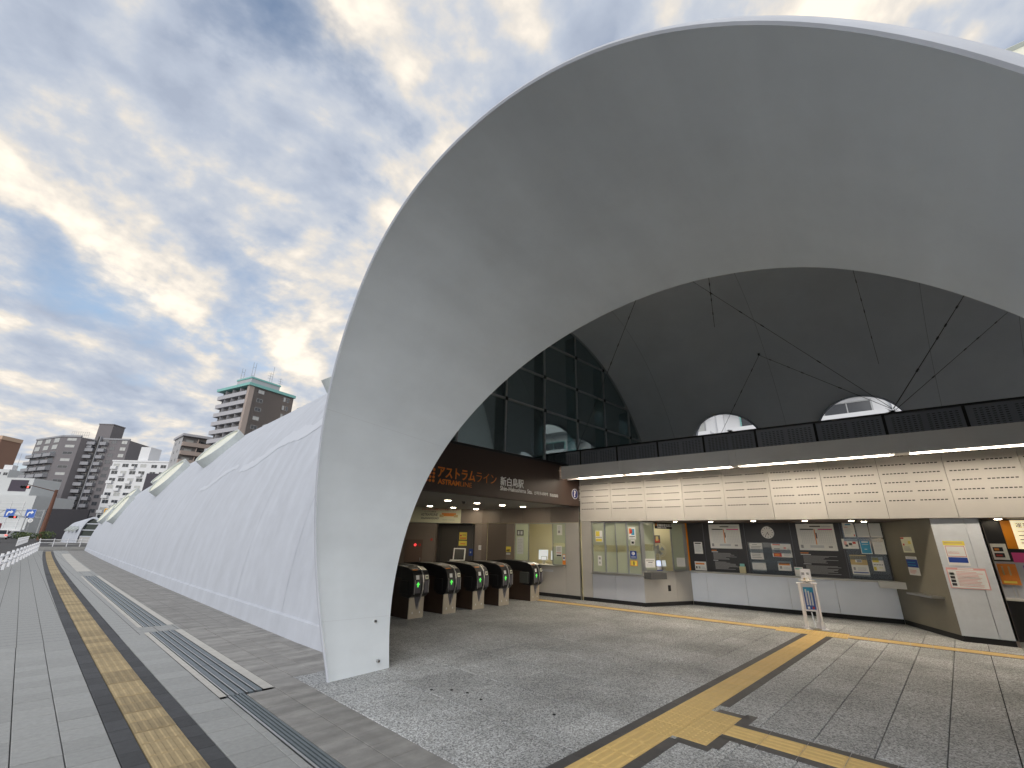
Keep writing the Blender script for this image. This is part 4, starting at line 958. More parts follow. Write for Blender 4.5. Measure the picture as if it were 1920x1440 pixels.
for rr in (.20, .15, .10):
    for i in range(28):
        a0, a1 = 2*math.pi*i/28, 2*math.pi*(i+1)/28; b.cyl(TF @ Vector((rr*math.cos(a0), rr*math.sin(a0), 0)), TF @ Vector((rr*math.cos(a1), rr*math.sin(a1), 0)), .005 if rr == .2 else .0025, n=5)
for i in range(16): a0 = 2*math.pi*i/16; b.cyl(TF @ Vector((0,0,.01)), TF @ Vector((.2*math.cos(a0), .2*math.sin(a0), 0)), .002, n=4)
b.build('guard', INKM['w'], fan)
b = MB()
for i in range(4):
    a0 = math.pi/2*i; b.add([TF @ Vector(p) for p in ((0,0,-.03), (.17*math.cos(a0), .17*math.sin(a0), -.04), (.15*math.cos(a0+.9), .15*math.sin(a0+.9), -.02))], [(0,1,2)])
b.build('blade', INKM['l'], fan); MB().cyl((0,0,0),(0,0,1.36),.016,n=8).cyl((0,0,0),(0,0,.03),.17,n=20).cyl((0,.0,1.34),(.05,.09,1.44),.05,n=12).build('pole', INKM['w'], fan)
poster(seg((15.59,9),(15.59,4.6)), 2.75, 2.95, 1.62, 1.88, 'd', [(.1,.1,.9,.5,'r'),(.25,.3,.7,.85,'n')], 'dark red calendar on the wall inside the office', d=.0)
poster(seg((15.59,9),(15.59,4.6)), 3.6, 3.85, 1.45, 1.7, 'n', [(.1,.1,.9,.9,'e')], 'small framed certificate on the wall inside the office', d=.0)
box_thing('paper_tray', 'blue file tray on the commuter pass desk', 'tray', Matrix.Translation((13.15,5.22,.84)), [('tray', (0,.3,0,.2,0,.07), mat('tray_blue', (.06,.10,.35), .5)), ('papers', (.02,.28,.02,.18,.07,.16), INKM['w'])])
# ------------------------------------------------------------------ back wall of the gate hall
K0, K1 = (6.2, 19.14), (12.5, 11.45); sK = seg(K0, K1); KO = 2.0     # measured positions start 2 m along
kw = thing('gate_hall_wall', 'brown panelled back wall behind the ticket gates with a lift recess', 'wall', sK)
def kp(name, a, c, z0, z1, m_, d=0, parent=None, th=.05): return MB().box(a+KO+.003, c+KO-.003, d, d+th, z0, z1).build(name, m_, parent or kw, bevel=.002)
for (a, c) in ((-2, -.5), (-.5, 1), (1, 2.5), (2.5, 4), (4, 5.2), (5.2, 6.25), (7.75, 7.95)): kp('wall_panel', a, c, .08, 2.15, m_dkwall)
for a in range(-2, 8): kp('wall_panel', a, min(7.95, a+1), 2.16, 3.1, m_dkwall)
kp('lift_recess', 6.25, 7.75, 0, 2.15, mat('recess_dark', (.055,.048,.042), .4), .45)
for a in (6.25, 7.70): MB().box(a+KO, a+KO+.05, .03, .45, 0, 2.15).build('reveal', m_dkwall, kw)
kp('lift_door', 6.45, 7.05, 0, 2.1, mat('lift_door', (.09,.08,.07), .35, .5), .41); kp('lift_door', 7.06, 7.6, 0, 2.1, MATS['lift_door'], .41)
MB().box(-2+KO, 7.95+KO, .012, .05, 0, .08).build('skirting', m_blackm, kw)
def pk(s0, s1, *a, **k): return poster(sK, s0+KO, s1+KO, *a, **k)
bn = pk(5.3, 7.16, 2.16, 2.72, 'e', [(.62,.42,.90,.62,'o'),(.58,.36,.66,.52,'n'),(.86,.36,.94,.52,'n'),(.64,.18,.74,.2,'g'),(.76,.18,.88,.2,'g')], 'cream anniversary banner with orange ribbon over the lift recess', cat='banner', name='banner', d=.03)
text('おかげさまで 30周年 心より感謝申し上げます', .078, on_wall(.42, .44, .036), INKM['r'], bn, sx=.85); text('ASTRAMLINE', .135, on_wall(.40, .235, .036), INKM['k'], bn, sx=.78); text('30thANNIVERSARY', .10, on_wall(.40, .12, .036), INKM['k'], bn, sx=.80)
text('アストラムライン開業30周年', .035, on_wall(.5, .37, .036), INKM['k'], bn)
cb = thing('hydrant_cabinet', 'brown fire hydrant cabinet with red lamp on the back wall', 'hydrant cabinet', sK @ Matrix.Translation((5.22+KO, 0, .12)))
MB().box(0,.63,-.03,0,0,1.45).build('door', mat('cabinet_brown', (.16,.11,.09), .45), cb, bevel=.004); MB().cyl((.36,-.03,1.27),(.36,-.07,1.27),.045,.03,n=16).build('lamp', emit('red_lamp', (.9,.05,.05), 1.2), cb); MB().cyl((.52,-.03,1.27),(.52,-.05,1.27),.05,n=16).build('bell', INKM['r'], cb); MB().box(.56,.58,-.05,-.03,.75,.85).build('handle', m_steel, cb)
pk(7.1,7.38,1.6,1.86,'y',[(.1,.45,.3,.65,'r'),(.1,.08,.9,.3,'o'),(.4,.6,.9,.65,'k')],'yellow notice inside the lift recess', d=-.40)
gy = pk(7.09,7.39,1.39,1.56,'y',[(.2,.3,.8,.5,'o')],'yellow notice with green light below it in the lift recess', d=-.40)
pk(7.48,7.62,1.05,1.29,'b',[(.3,.4,.6,.6,'l')],'blue panel beside the lift doors', d=-.40); pk(7.85,7.97,1.27,1.42,'w',[(.2,.2,.8,.8,'l')],'small white wall plate right of the lift recess')
MB().cyl((6.15+KO,0,1.58),(6.15+KO,-.03,1.58),.045,n=14).build('alarm_sign', INKM['r'], kw)
ko = thing('charging_kiosk', 'white charging kiosk with tilted dark screen behind the gates', 'kiosk', sK @ Matrix.Translation((7.1+KO, -.55, 0)))
MB().prism([(-.02,0),(.42,0),(.42,.8),(.30,.95),(-.02,.80)], 'x', -.22, .16).build('body', INKM['w'], ko, bevel=.01)
TK = Matrix.Translation((0,.05,.86)) @ Matrix.Rotation(R(-28), 4, 'X'); MB().box(-.1,.32,0,.05,0,.52,M=TK).build('screen_housing', INKM['w'], ko, bevel=.01); MB().box(-.06,.28,-.004,0,.1,.48,M=TK).build('screen', m_black, ko)
MB().box(-.2,.0,-.06,.0,.62,.84).build('reader', INKM['k'], ko)
MB().box(-.02,.12,-.025,-.02,.66,.75).build('slot_plate', INKM['o'], ko)
# ------------------------------------------------------------------ downlights
m_dl = emit('downlight', (1.0,.86,.62), 45)
DL = [(9.0,9.6,'left in the front row of the gate ceiling'),(10.05,9.45,'second in the front row of the gate ceiling'),(11.0,9.25,'third in the front row of the gate ceiling'),(11.75,9.0,'right in the front row of the gate ceiling'),(10.3,11.85,'left in the rear row of the gate ceiling'),(11.15,11.6,'middle of the rear row of the gate ceiling'),(12.05,11.35,'right in the rear row of the gate ceiling'),(7.6,10.2,'farthest left in the gate ceiling')]
def downlight(x, y, z, lab, grp, r_=.085):
    o = thing('downlight', lab, 'downlight', loc=(x, y, z), group=grp)
    MB().cyl((0,0,.0),(0,0,-.012),r_+.02,n=24).build('trim', INKM['w'], o); MB().cyl((0,0,-.012),(0,0,-.016),r_,n=24).build('lens', m_dl, o)
for x, y, l_ in DL: downlight(x, y, 2.655, 'lit round downlight '+l_, 'downlights over the gates')
for i, (s, d) in enumerate(((.9, .9), (2.0, 1.3), (3.1, 1.3), (4.0, 1.2), (4.25, .7))):
    P = sC @ Vector((s, -d, 0)); downlight(P.x, P.y, SOF, ['first','second','third','fourth','fifth'][i]+' small lit downlight from the orange post over the counter', 'downlights over the counter', .05)
downlight(12.95, 4.55, SOF, 'small lit downlight over the commuter pass window', 'downlights over the counter', .04); downlight(13.0, -1.75, SOF, 'small lit downlight over the ticket machine bay', 'downlights over the counter', .05)
for (x, y, z, lab) in ((9.5, 9.45, 2.655, 'black dome camera under the gate ceiling'), (13.3, .55, SOF, 'black dome camera over the right end of the counter')):
    o = thing('dome_camera', lab, 'camera', loc=(x, y, z)); b = MB()
    b.cyl((0,0,0),(0,0,-.03),.07,n=20); b.cyl((0,0,-.03),(0,0,-.06),.06,.04,n=20); b.cyl((0,0,-.06),(0,0,-.075),.04,.01,n=20); b.build('dome', m_black, o)
# ------------------------------------------------------------------ ticket gates
m_gside = mat('gate_side', (.045,.028,.02), .35, var=.08, vs=4)
m_gst = mat('gate_front_steel', (.58,.52,.42), .4, .4, var=.06, vs=6)
m_gpan = mat('gate_panel_grey', (.10,.095,.11), .4)
m_arrow = emit('green_arrow', (.10,.80,.10), .8)
def gate(label, x, y, wide=False, side=False):
    g = thing('ticket_gate', label, 'ticket gate', loc=(x, y, 0), group='ticket gates in a row')
    W = .20
    MB().box(-W, W, .02, 1.75, 0, .80).build('cabinet', m_gside, g, bevel=.008)
    MB().box(-W-.001, W+.001, .0, .02, .0, .44).build('front_plate', m_gst, g)
    MB().prism([(-.085,.44),(.085,.44),(.0,.17)], 'y', -.006, .0).build('notch', m_gpan, g)
    for s in (-1, 1): MB().box(s*.10-.012, s*.10+.012, -.004, 0, .09, .13).build('lock', m_wtxt, g)
    pf_ = [(.02,.40),(-.07,.44),(-.115,.56),(-.12,.72),(-.09,.86),(-.02,.95),(.12,1.01),(.5,1.05),(1.0,1.06),(1.5,1.03),(1.76,.97),(1.76,.80),(.3,.78),(.25,.42)]
    MB().prism(pf_, 'x', -.235, .215).build('head', m_black, g, bevel=.012)
    # curved silver band down the middle of the front
    c_ = [(.55,1.062),(.12,1.022),(-.028,.962),(-.10,.866),(-.132,.72),(-.127,.56),(-.085,.44),(-.02,.30),(.0,.17)]; b = MB()
    for (p, q) in zip(c_[:-1], c_[1:]): b.add([(.025,p[0],p[1]),(.055,p[0],p[1]),(.055,q[0],q[1]),(.025,q[0],q[1]),(.025,p[0]+.02,p[1]-.01),(.055,p[0]+.02,p[1]-.01),(.055,q[0]+.02,q[1]-.01),(.025,q[0]+.02,q[1]-.01)], [(0,1,2,3),(0,4,5,1),(0,3,7,4),(1,5,6,2)])
    b.build('silver_band', m_steel, g)
    for (x0, x1, mm, nm) in ((-.20, -.02, m_gpan, 'display_panel'), (.085, .20, m_gpan, 'reader_panel')):
        pn = MB().add([(x0,-.119,.50),(x1,-.119,.50),(x1,-.1245,.74),(x0,-.1245,.74),(x0,-.10,.50),(x1,-.10,.50),(x1,-.10,.74),(x0,-.10,.74)], [(0,1,2,3),(0,4,5,1),(2,6,7,3),(0,3,7,4),(1,5,6,2)]).build(nm, mm, g)
        if nm == 'display_panel':
            a = MB(); cx, y_ = -.105, -.126
            a.add([(cx-.016,y_,.62),(cx+.016,y_,.62),(cx+.016,y_-.001,.67),(cx-.016,y_-.001,.67),(cx-.05,y_-.001,.665),(cx+.05,y_-.001,.665),(cx,y_-.002,.725)], [(0,1,2,3),(4,5,6)]); a.build('arrow', m_arrow, pn)
            MB().box(x0, x0+.012, -.127, -.121, .48, .76).build('edge_trim', m_steel, pn)
        else: MB().box(x1-.01, x1, -.127, -.121, .50, .76).build('edge_trim', m_steel, pn)
    MB().add([(-.16,-.116,.77),(-.07,-.116,.77),(-.07,-.098,.855),(-.16,-.098,.855)], [(0,1,2,3)]).build('card_label', INKM['w'], g)
    l2 = MB().add([(.095,-.116,.77),(.19,-.116,.77),(.19,-.098,.855),(.095,-.098,.855)], [(0,1,2,3)]).build('notice_label', INKM['e'], g)
    MB().add([(.115,-.1125,.80),(.17,-.1125,.80),(.17,-.1065,.83),(.115,-.1065,.83)], [(0,1,2,3)]).build('picture', INKM['d'], l2)
    for i in range(4): MB().box(-.20, -.06, -.02+.10*i, .04+.10*i, .953+.022*i-(.0 if i else .008), .968+.024*i).build('top_marker', INKM['o'] if i == 0 else INKM['l'], g)
    MB().box(-.262, -.235, .02, .30, .48, .74).build('side_unit', m_black, g, bevel=.006)
    MB().box(.215, .222, .1, .14, .5, .74).build('flap_slot', m_gpan, g)
    if side: MB().box(.222, .34, -.02, .10, .50, .78).build('reader_box', m_gpan, g, bevel=.008)
    if wide:
        MB().box(-.30, -.235, .04, .34, .46, .76).build('reader_box', mat('reader_box', (.06,.065,.06), .45), g, bevel=.01)
        MB().box(.225, .30, -.08, .0, .50, .78).build('reader_box', m_gpan, g, bevel=.008)
for i, x in enumerate((6.97, 7.96, 8.94, 9.93)):
    gate(['first ticket gate, nearest the white arch', 'second ticket gate from the white arch', 'third ticket gate from the white arch', 'fourth ticket gate from the white arch'][i]+', with green arrow', x, 8.2, False, i == 3)
gate('fifth ticket gate, beside the gate hall window, with dark reader box', 11.32, 8.2, True)
# ------------------------------------------------------------------ hand sanitiser stand
st = thing('sanitiser_stand', 'white hand sanitiser stand with blue poster in front of the counter', 'sanitiser stand', Matrix.Translation((12.02, 1.53, 0)) @ Matrix.Rotation(R(-62), 4, 'Z'))
m_sw = mat('stand_white', (.78,.77,.80), .4)
MB().box(-.15,-.13,-.03,.12,.02,.86).build('side_panel', m_sw, st); MB().box(.11,.15,-.05,.13,.02,.86).build('side_panel', m_sw, st, bevel=.004)
MB().box(-.19,-.09,-.10,.20,0,.02).build('foot', m_sw, st); MB().box(.06,.24,-.12,.22,0,.02).build('foot', m_sw, st, bevel=.004); MB().box(.09,.17,-.06,.14,.02,.14).build('shoe', m_sw, st)
MB().box(-.13,.11,.02,.03,.34,.84).build('front_board', m_sw, st); po = MB().box(-.10,.09,.012,.02,.37,.80).build('poster', mat('poster_blue', (.03,.10,.38), .4), st)
MB().box(-.10,.09,.008,.012,.70,.80).build('poster_head', INKM['c'], po); b = MB()
for k in range(3): b.box(-.075+.05*k,-.045+.05*k,.007,.012,.45,.76-.03*k)
b.build('poster_text', INKM['l'], po); MB().box(-.07,-.03,.007,.012,.385,.425).build('poster_badge', INKM['w'], po); MB().box(.02,.06,.007,.012,.385,.425).build('poster_badge', INKM['r'], po)
MB().box(-.17,.17,-.06,.15,.86,.885).build('top_plate', m_sw, st, bevel=.004); MB().box(-.16,.10,-.20,.02,.93,.945).build('drip_tray', mat('tray_cream', (.7,.64,.55), .4), st, bevel=.004)
bk = MB().box(-.08,.12,.05,.065,.885,1.16).build('back_board', m_sw, st); MB().box(-.06,-.01,.044,.05,1.04,1.09).box(.03,.08,.044,.05,1.04,1.09).build('print', INKM['g'], bk); MB().box(-.04,.07,.044,.05,.94,.98).build('print', INKM['n'], bk)
MB().cyl((.02,.02,.885),(.02,.02,1.0),.035,n=14).cyl((.02,.02,1.0),(.02,.02,1.05),.012,n=8).build('bottle', INKM['w'], st); MB().box(-.09,.05,-.16,-.02,.015,.035).cyl((0,-.02,.03),(0,.05,.32),.012,n=8).build('pedal', m_steel, st)
# ------------------------------------------------------------------ street: guard rails, poles, signals, signs, cars
def rail_run(P0, P1, n_posts, label, group, lean=0, h=.72):
    r = thing('guard_rail', label, 'guard rail', seg(P0, P1), group); Ln = ln(P0, P1)
    for i in range(n_posts):
        x = Ln*i/(n_posts-1)
        MB().prism([(-.045,-.02),(.045,-.02),(.045,h),(-.045,h)], 'x', x-.03, x+.03).build('post', m_rail, r, bevel=.01)
    for z in (h-.12, h-.42): MB().cyl((-.1,0,z), (Ln+.1,0,z), .03, n=10).build('rail', m_rail, r)
    return r
def sf2(s, t): p = SF @ Vector((s+bend(t), t, 0)); return (p.x, p.y)
gp = [(sf2(edge_s(t)+.12, t)) for t in (20.5, 54.0)]
rail_run(gp[0], gp[1], 16, 'long white pipe guard rail between pavement and road, receding on the left', 'white guard rails')
rail_run((7.3, 68.4), (11.6, 68.9), 5, 'white guard rail across the far end of the pavement', 'white guard rails', h=.8)
rail_run((11.8, 68.9), (16.0, 69.4), 4, 'white guard rail continuing behind the end of the white shell', 'white guard rails', h=.8)
rail_run((5.9, 70.5), (8.6, 92.0), 11, 'white guard rail along the road beyond the crossing', 'white guard rails', h=.8)
pl_ = thing('planter_kerb', 'low kerbed planting bed at the far end of the pavement', 'planter', seg((6.6, 61.0), (14.0, 62.0)))
MB().box(0,7.4,0,.15,-.13,.16).build('kerb', m_kerb, pl_); MB().box(0,7.4,.15,3.0,-.13,.08).build('soil', mat('soil', (.10,.09,.05), .95, var=.3, vs=6), pl_)
def leaves(b, c, rx, ry, rz_, n_, sz):
    for _ in range(n_):
        d = Vector((random.gauss(0,1), random.gauss(0,1), random.gauss(0,1))).normalized()*random.uniform(.55,1)**.6
        p = Vector(c)+Vector((d.x*rx, d.y*ry, d.z*rz_)); a = Vector((random.uniform(-1,1), random.uniform(-1,1), random.uniform(-.4,1))).normalized(); u = a.orthogonal().normalized()*sz; v = a.cross(u).normalized()*sz*.6
        b.add([p-u, p+v, p+u, p-v], [(0,1,2,3)], random.randrange(3))
lf = [mat('leaf_dark', (.03,.06,.02), .6), mat('leaf_mid', (.06,.10,.03), .6), mat('leaf_light', (.12,.15,.04), .6)]
def shrub(lab, x, y, r_, h, n_=500):
    o = thing('shrub', lab, 'shrub', loc=(x, y, 0)); b = MB(); 
    for k in range(3): leaves(b, (random.uniform(-.4,.4)*r_, random.uniform(-.4,.4)*r_, h*.55), r_*.8, r_*.8, h*.45, n_//3, .10)
    b.build('foliage', lf, o); MB().cyl((0,0,-.1),(0,0,h*.6),.04,.02,n=6).build('stem', mat('bark', (.09,.07,.05), .9), o)
for i, (x, y, r_, h) in enumerate(((9.3,108,1.2,1.3),(10.6,112,1.6,1.2),(12.0,109,1.1,1.5))): shrub(['leftmost low green shrub beside the far road', 'middle low green shrub beside the far road', 'rightmost low green shrub at the foot of the rusty pole'][i], x, y, r_, h)
m_rust = mat('rust_brown', (.16,.075,.05), .7, .2, var=.15, vs=3)
m_grey = mat('galvanised', (.35,.36,.37), .5, .4)
m_red = emit('signal_red', (1,.06,.05), 5)
def signal(lab, base, h, arm_to, m_, z_arm=None):
    r = thing('traffic_signal', lab, 'traffic signal', loc=base, group='traffic signals'); a = Vector(arm_to)
    MB().cyl((0,0,0),(0,0,h),  .36 if m_ is m_rust else .10,.22 if m_ is m_rust else .07,n=12).build('pole', m_, r)
    MB().cyl((0,0,h-.3),(a.x,a.y,h+a.z),.07,.05,n=8).build('arm', m_, r)
    T = Matrix.Translation((a.x,a.y,h+a.z-.45)) @ Matrix.Rotation(R(-38), 4, 'Z')
    hd = MB().box(-.62,.62,-.1,.12,-.22,.22,M=T).build('signal_head', m_black, r, bevel=.05)
    for i in range(3):
        p = T @ Vector((-.40+.40*i,-.11,0)); q = T @ Vector((-.40+.40*i,-.13,0)); MB().cyl(p,q,.15,n=16).build('lamp', m_red if i == 2 else m_blackm, hd)
        MB().cyl(p, T @ Vector((-.40+.40*i,-.30,.03)), .165, n=14, cap=False).build('visor', m_blackm, hd)
    return r
signal('rusty brown signal pole with long arm carrying a red traffic light', (11.6,110.2,0), 8.2, (-4.0,-3.2,.35), m_rust)
signal('slim pole with a small red traffic light beyond the crossing', (10.6,128.5,0), 4.2, (-1.6,.9,.1), m_grey)
gan = thing('sign_gantry', 'steel truss gantry over the road carrying two blue arrow signs', 'gantry', seg((5.6,133.5),(12.8,127.0))); GL = 9.7
for z in (3.9, 5.1): MB().cyl((-4,0,z),(GL,0,z),.06,n=8).build('chord', m_grey, gan)
for i in range(12):
    x = -4+i*1.14; MB().cyl((x,0,3.9 if i % 2 else 5.1),(x+1.14,0,5.1 if i % 2 else 3.9),.04,n=6).build('brace', m_grey, gan)
MB().cyl((GL-.1,0,0),(GL-.1,0,5.3),.14,n=12).build('post', m_grey, gan)
m_sblue = mat('sign_blue', (.02,.10,.42), .4)
for i, x in enumerate((3.1, 6.55)):
    r = thing('arrow_sign', ['left blue square sign with white right turn arrow on the gantry', 'right blue square sign with white right turn arrow on the gantry'][i], 'road sign', gan.matrix_world @ Matrix.Translation((x,-.12,3.75)), 'blue arrow signs')
    MB().box(0,1.75,0,.05,0,1.65).build('plate', m_sblue, r, bevel=.02)
    MB().box(.03,1.72,-.004,0,.03,.06).box(.03,1.72,-.004,0,1.59,1.62).box(.03,.06,-.004,0,.06,1.59).box(1.69,1.72,-.004,0,.06,1.59).build('border', INKM['w'], r)
    a = MB(); pts = [(.38,.35),(.60,.35),(.60,.75),(.72,.92),(1.0,.92),(1.0,.70),(1.42,1.04),(1.0,1.38),(1.0,1.16),(.62,1.16),(.38,.9)]
    a.prism(pts, 'y', -.012, 0); a.build('arrow', INKM['w'], r)
nb = thing('round_sign', 'small round road sign on a pole beneath the right arrow sign', 'road sign', loc=(11.3,127.5,0)); MB().cyl((0,0,0),(0,0,3.6),.05,n=8).build('pole', m_grey, nb); MB().cyl((0,-.06,3.3),(-.02,-.1,3.3),.38,n=24).build('disc', INKM['w'], nb); MB().cyl((-.02,-.1,3.3),(-.025,-.11,3.3),.25,n=20).build('face', INKM['l'], nb)
m_tyre = mat('tyre', (.02,.02,.02), .9); m_wind = mat('car_glass', (.02,.025,.03), .1); m_tail = emit('tail_light', (1,.05,.04), 3)
def car(lab, x, y, rz, paint, Ln=4.3, Wd=1.72, Ht=1.48, lit=False):
    r = thing('parked_car' if not lit else 'car', lab, 'car', loc=(x, y, -.13), rz=rz); h = Wd/2
    lo = [(-Ln/2,.30),(-Ln/2,.78),(-Ln/2+.15,.86),(Ln/2-1.0,.92),(Ln/2-.1,.74),(Ln/2,.55),(Ln/2,.28)]
    MB().prism(lo, 'y', -h, h).build('body', paint, r, bevel=.07)
    up_ = [(-Ln/2+.12,.85),(-Ln/2+.45,Ht-.05),(-Ln/2+.9,Ht),(Ln/2-1.9,Ht-.02),(Ln/2-1.05,.90)]
    cb_ = MB().prism(up_, 'y', -h+.12, h-.12).build('cabin', paint, r, bevel=.06)
    MB().add([(-Ln/2+.10,-h+.25,.92),(-Ln/2+.10,h-.25,.92),(-Ln/2+.39,h-.3,Ht-.12),(-Ln/2+.39,-h+.3,Ht-.12)], [(0,3,2,1)]).build('rear_window', m_wind, cb_)
    MB().add([(Ln/2-1.06,-h+.22,.95),(Ln/2-1.06,h-.22,.95),(Ln/2-1.80,h-.28,Ht-.08),(Ln/2-1.80,-h+.28,Ht-.08)], [(0,1,2,3)]).build('windscreen', m_wind, cb_)
    for s in (-1, 1):
        MB().add([(-Ln/2+.6,s*(h-.105),.95),(Ln/2-1.25,s*(h-.105),.95),(Ln/2-1.95,s*(h-.105),Ht-.12),(-Ln/2+.8,s*(h-.105),Ht-.12)], [(0,1,2,3)]).build('side_window', m_wind, cb_)
        for xx in (-Ln/2+.8, Ln/2-.85):
            wl = MB().cyl((xx,s*(h-.2),.31),(xx,s*(h+.01),.31),.31,n=20).build('wheel', m_tyre, r); MB().cyl((xx,s*(h+.01),.31),(xx,s*(h+.02),.31),.19,n=16).build('rim', m_steel, wl)
        MB().box(-Ln/2-.02,-Ln/2+.05,s*(h-.2)-.14,s*(h-.2)+.14,.62,.80).build('tail_lamp', m_tail if lit else INKM['r'], r, bevel=.01)
        MB().box(Ln/2-.06,Ln/2+.01,s*(h-.25)-.16,s*(h-.25)+.16,.58,.70).build('headlight', INKM['w'], r, bevel=.01)
    MB().box(-Ln/2-.015,-Ln/2,-.17,.17,.42,.55).build('number_plate', INKM['w'], r)
RD = R(84)
car('dark red car with glowing tail lights at the left picture edge', 5.2, 96.0, RD, mat('car_red', (.20,.012,.015), .3), lit=True)
car('white car waiting farther down the road behind the dark red car', 8.3, 128.0, RD, mat('car_white', (.7,.7,.7), .3), Ht=1.7, lit=True)
car('silver car at the far junction right of the white car', 11.8, 142.0, R(20), mat('car_silver', (.45,.46,.47), .3, .3))
tr = thing('truck', 'red truck at the left picture edge behind the cars', 'truck', loc=(7.6,143,-.13), rz=RD); MB().box(-3,2.0,-1.1,1.1,.9,2.9).build('cargo_box', mat('truck_red', (.35,.02,.03), .4), tr, bevel=.05); MB().box(2.1,3.6,-1.05,1.05,.5,2.4).build('cab', INKM['w'], tr, bevel=.1)
for xx in (-2.0, 2.7):
    for s in (-1, 1): MB().cyl((xx,s*.8,.45),(xx,s*1.1,.45),.45,n=16).build('wheel', m_tyre, tr)
MB().box(-3.1,2.1,-1.0,1.0,.5,.9).build('chassis', m_blackm, tr)
# ------------------------------------------------------------------ far things at the end of the street
bb_ = thing('black_screen_wall', 'plain black hoarding standing behind the small white entrance', 'hoarding', seg((12.0,117.6),(16.9,111.9)))
MB().box(0,7.5,0,.3,0,5.3).build('panel', mat('hoarding_black', (.012,.011,.018), .6), bb_)
for x in (.1, 2.5, 4.9, 7.3): MB().cyl((x,.45,0),(x,.45,5.2),.08,n=8).build('post', m_grey, bb_)
sm = thing('small_tube_entrance', 'small white arched entrance tube beyond the end of the big shell', 'entrance', seg((13.0,89.2),(15.2,86.6)))
def arch_pts(w_, h_, n_=24): return [(w_/2-w_/2*math.cos(math.pi*i/n_), h_*math.sin(math.pi*i/n_)**.8) for i in range(n_+1)]
W1, H1 = 3.3, 3.55
b = MB(); po_, pi_ = arch_pts(W1, H1), [(.22+(W1-.44)/W1*x, z*.93) for x, z in arch_pts(W1, H1)]
for k in range(24):
    a, c, d_, e_ = po_[k], po_[k+1], pi_[k], pi_[k+1]
    for (y0, y1) in ((0, 3.6),):
        sh = lambda p, y: (p[0]-y*1.45, y, p[1]*(1-.05*y))
        b.add([sh(a,y0),sh(c,y0),sh(c,y1),sh(a,y1)], [(0,1,2,3)]); b.add([sh(d_,y0),sh(e_,y0),sh(e_,y1),sh(d_,y1)], [(3,2,1,0)]); b.add([sh(a,y0),sh(c,y0),sh(e_,y0),sh(d_,y0)], [(3,2,1,0)])
b.build('tube', m_white, sm)
MB().add([(p[0], .25, p[1]) for p in pi_], [tuple(range(25))]).build('glass_front', mat('dark_glazing', (.04,.05,.045), .15), sm)
for z in (.9, 1.75, 2.6): MB().box(.3, W1-.3, .12, .24, z-.06, z+.06).build('transom', m_white, sm)
MB().box(.3, W1-.3, .15, .23, 0, .9).build('base_panel', mat('base_panel_grey', (.38,.38,.38), .6), sm)
b = MB()
for k in range(3): MB().cyl((-.75-k*1.35,.5+k*.95,1.75),(-.95-k*1.35,.3+k*.95,2.0),.45,n=20).build('porthole', m_collar, sm)
yf = thing('yellow_frame', 'yellow steel lattice frame showing above the small white entrance', 'frame', loc=(19.5, 104, 0))
for z in (4.0, 4.7, 5.3): MB().cyl((-1.6,1.3,z),(1.6,-1.3,z),.10,n=8).build('rail', mat('yellow_paint', (.75,.38,.02), .5), yf)
for k in range(5): MB().cyl((-1.6+.8*k,1.3-.65*k,0 if k in (0,4) else 4.0),(-1.6+.8*k,1.3-.65*k,5.3),.09,n=8).build('post', MATS['yellow_paint'], yf)
# ------------------------------------------------------------------ buildings
WM = {}
m_wpane = mat('window_pane', (.05,.055,.065), .12); m_wpane2 = mat('window_curtained', (.42,.43,.42), .35)
def window(root, M_, x, z, w_, h_, fm, lit=False, deep=.12):
    k = (round(w_,2), round(h_,2), fm.name, lit)
    if k not in WM:
        f = MB(); t_ = .09; f.box(0,t_,-.06,.05,0,h_).box(w_-t_,w_,-.06,.05,0,h_).box(t_,w_-t_,-.06,.05,0,t_).box(t_,w_-t_,-.06,.05,h_-t_,h_).box(w_/2-.03,w_/2+.03,-.03,.03,t_,h_-t_)
        WM[k] = (f.mesh('window', fm), MB().box(t_,w_-t_,-.02,.01,t_,h_-t_).mesh('pane', m_wpane2 if lit else m_wpane))
    o = link('window', WM[k][0], root); o.matrix_local = M_ @ Matrix.Translation((x, 0, z)); link('pane', WM[k][1], o)
def balcony(root, M_, x0, x1, z, dep, m_, parts=0, h_=1.1, m_p=None):
    o = MB().box(x0,x1,-dep,.0,z-.2,z).box(x0,x1,-dep,-dep+.15,z,z+h_).box(x0,x0+.12,-dep+.15,0,z,z+h_).box(x1-.12,x1,-dep+.15,0,z,z+h_).build('balcony', m_, root, M=M_)
    for k in range(parts): 
        x = x0+(x1-x0)*(k+1)/(parts+1); MB().box(x-.06,x+.06,-dep+.16,0,z,z+2.5).build('partition', m_p or m_, o)
def dirv(a): return Vector((math.cos(R(a)), math.sin(R(a)), 0))
# beige tower with green roof trim
bt = thing('apartment_tower', 'beige apartment tower with turquoise roof trim and rows of balconies above the shell', 'building', loc=(50.46,147.8,0))
m_beige = mat('beige_render', (.36,.30,.27), .8, var=.06, vs=.4); m_bgrey = mat('balcony_grey', (.40,.40,.43), .8); m_teal = mat('turquoise_trim', (.20,.44,.42), .6)
TI = Matrix.Translation((-50.46,-147.8,0))
dl, dr = dirv(100), dirv(10); c0 = Vector((50.46,147.8,0)); WL, WR, HT = 17.3, 15.5, 46.2
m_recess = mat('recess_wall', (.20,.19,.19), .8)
P = [c0+dl*0, c0+dr*WR, c0+dr*WR+dl*WL, c0+dl*WL]
MB().prism([(p.x, p.y) for p in [c0+dr*1.6, c0+dr*WR, c0+dr*WR+dl*WL, c0+dl*WL+dr*1.6]], 'z', 0, HT, M=TI).build('wall', m_recess, bt)
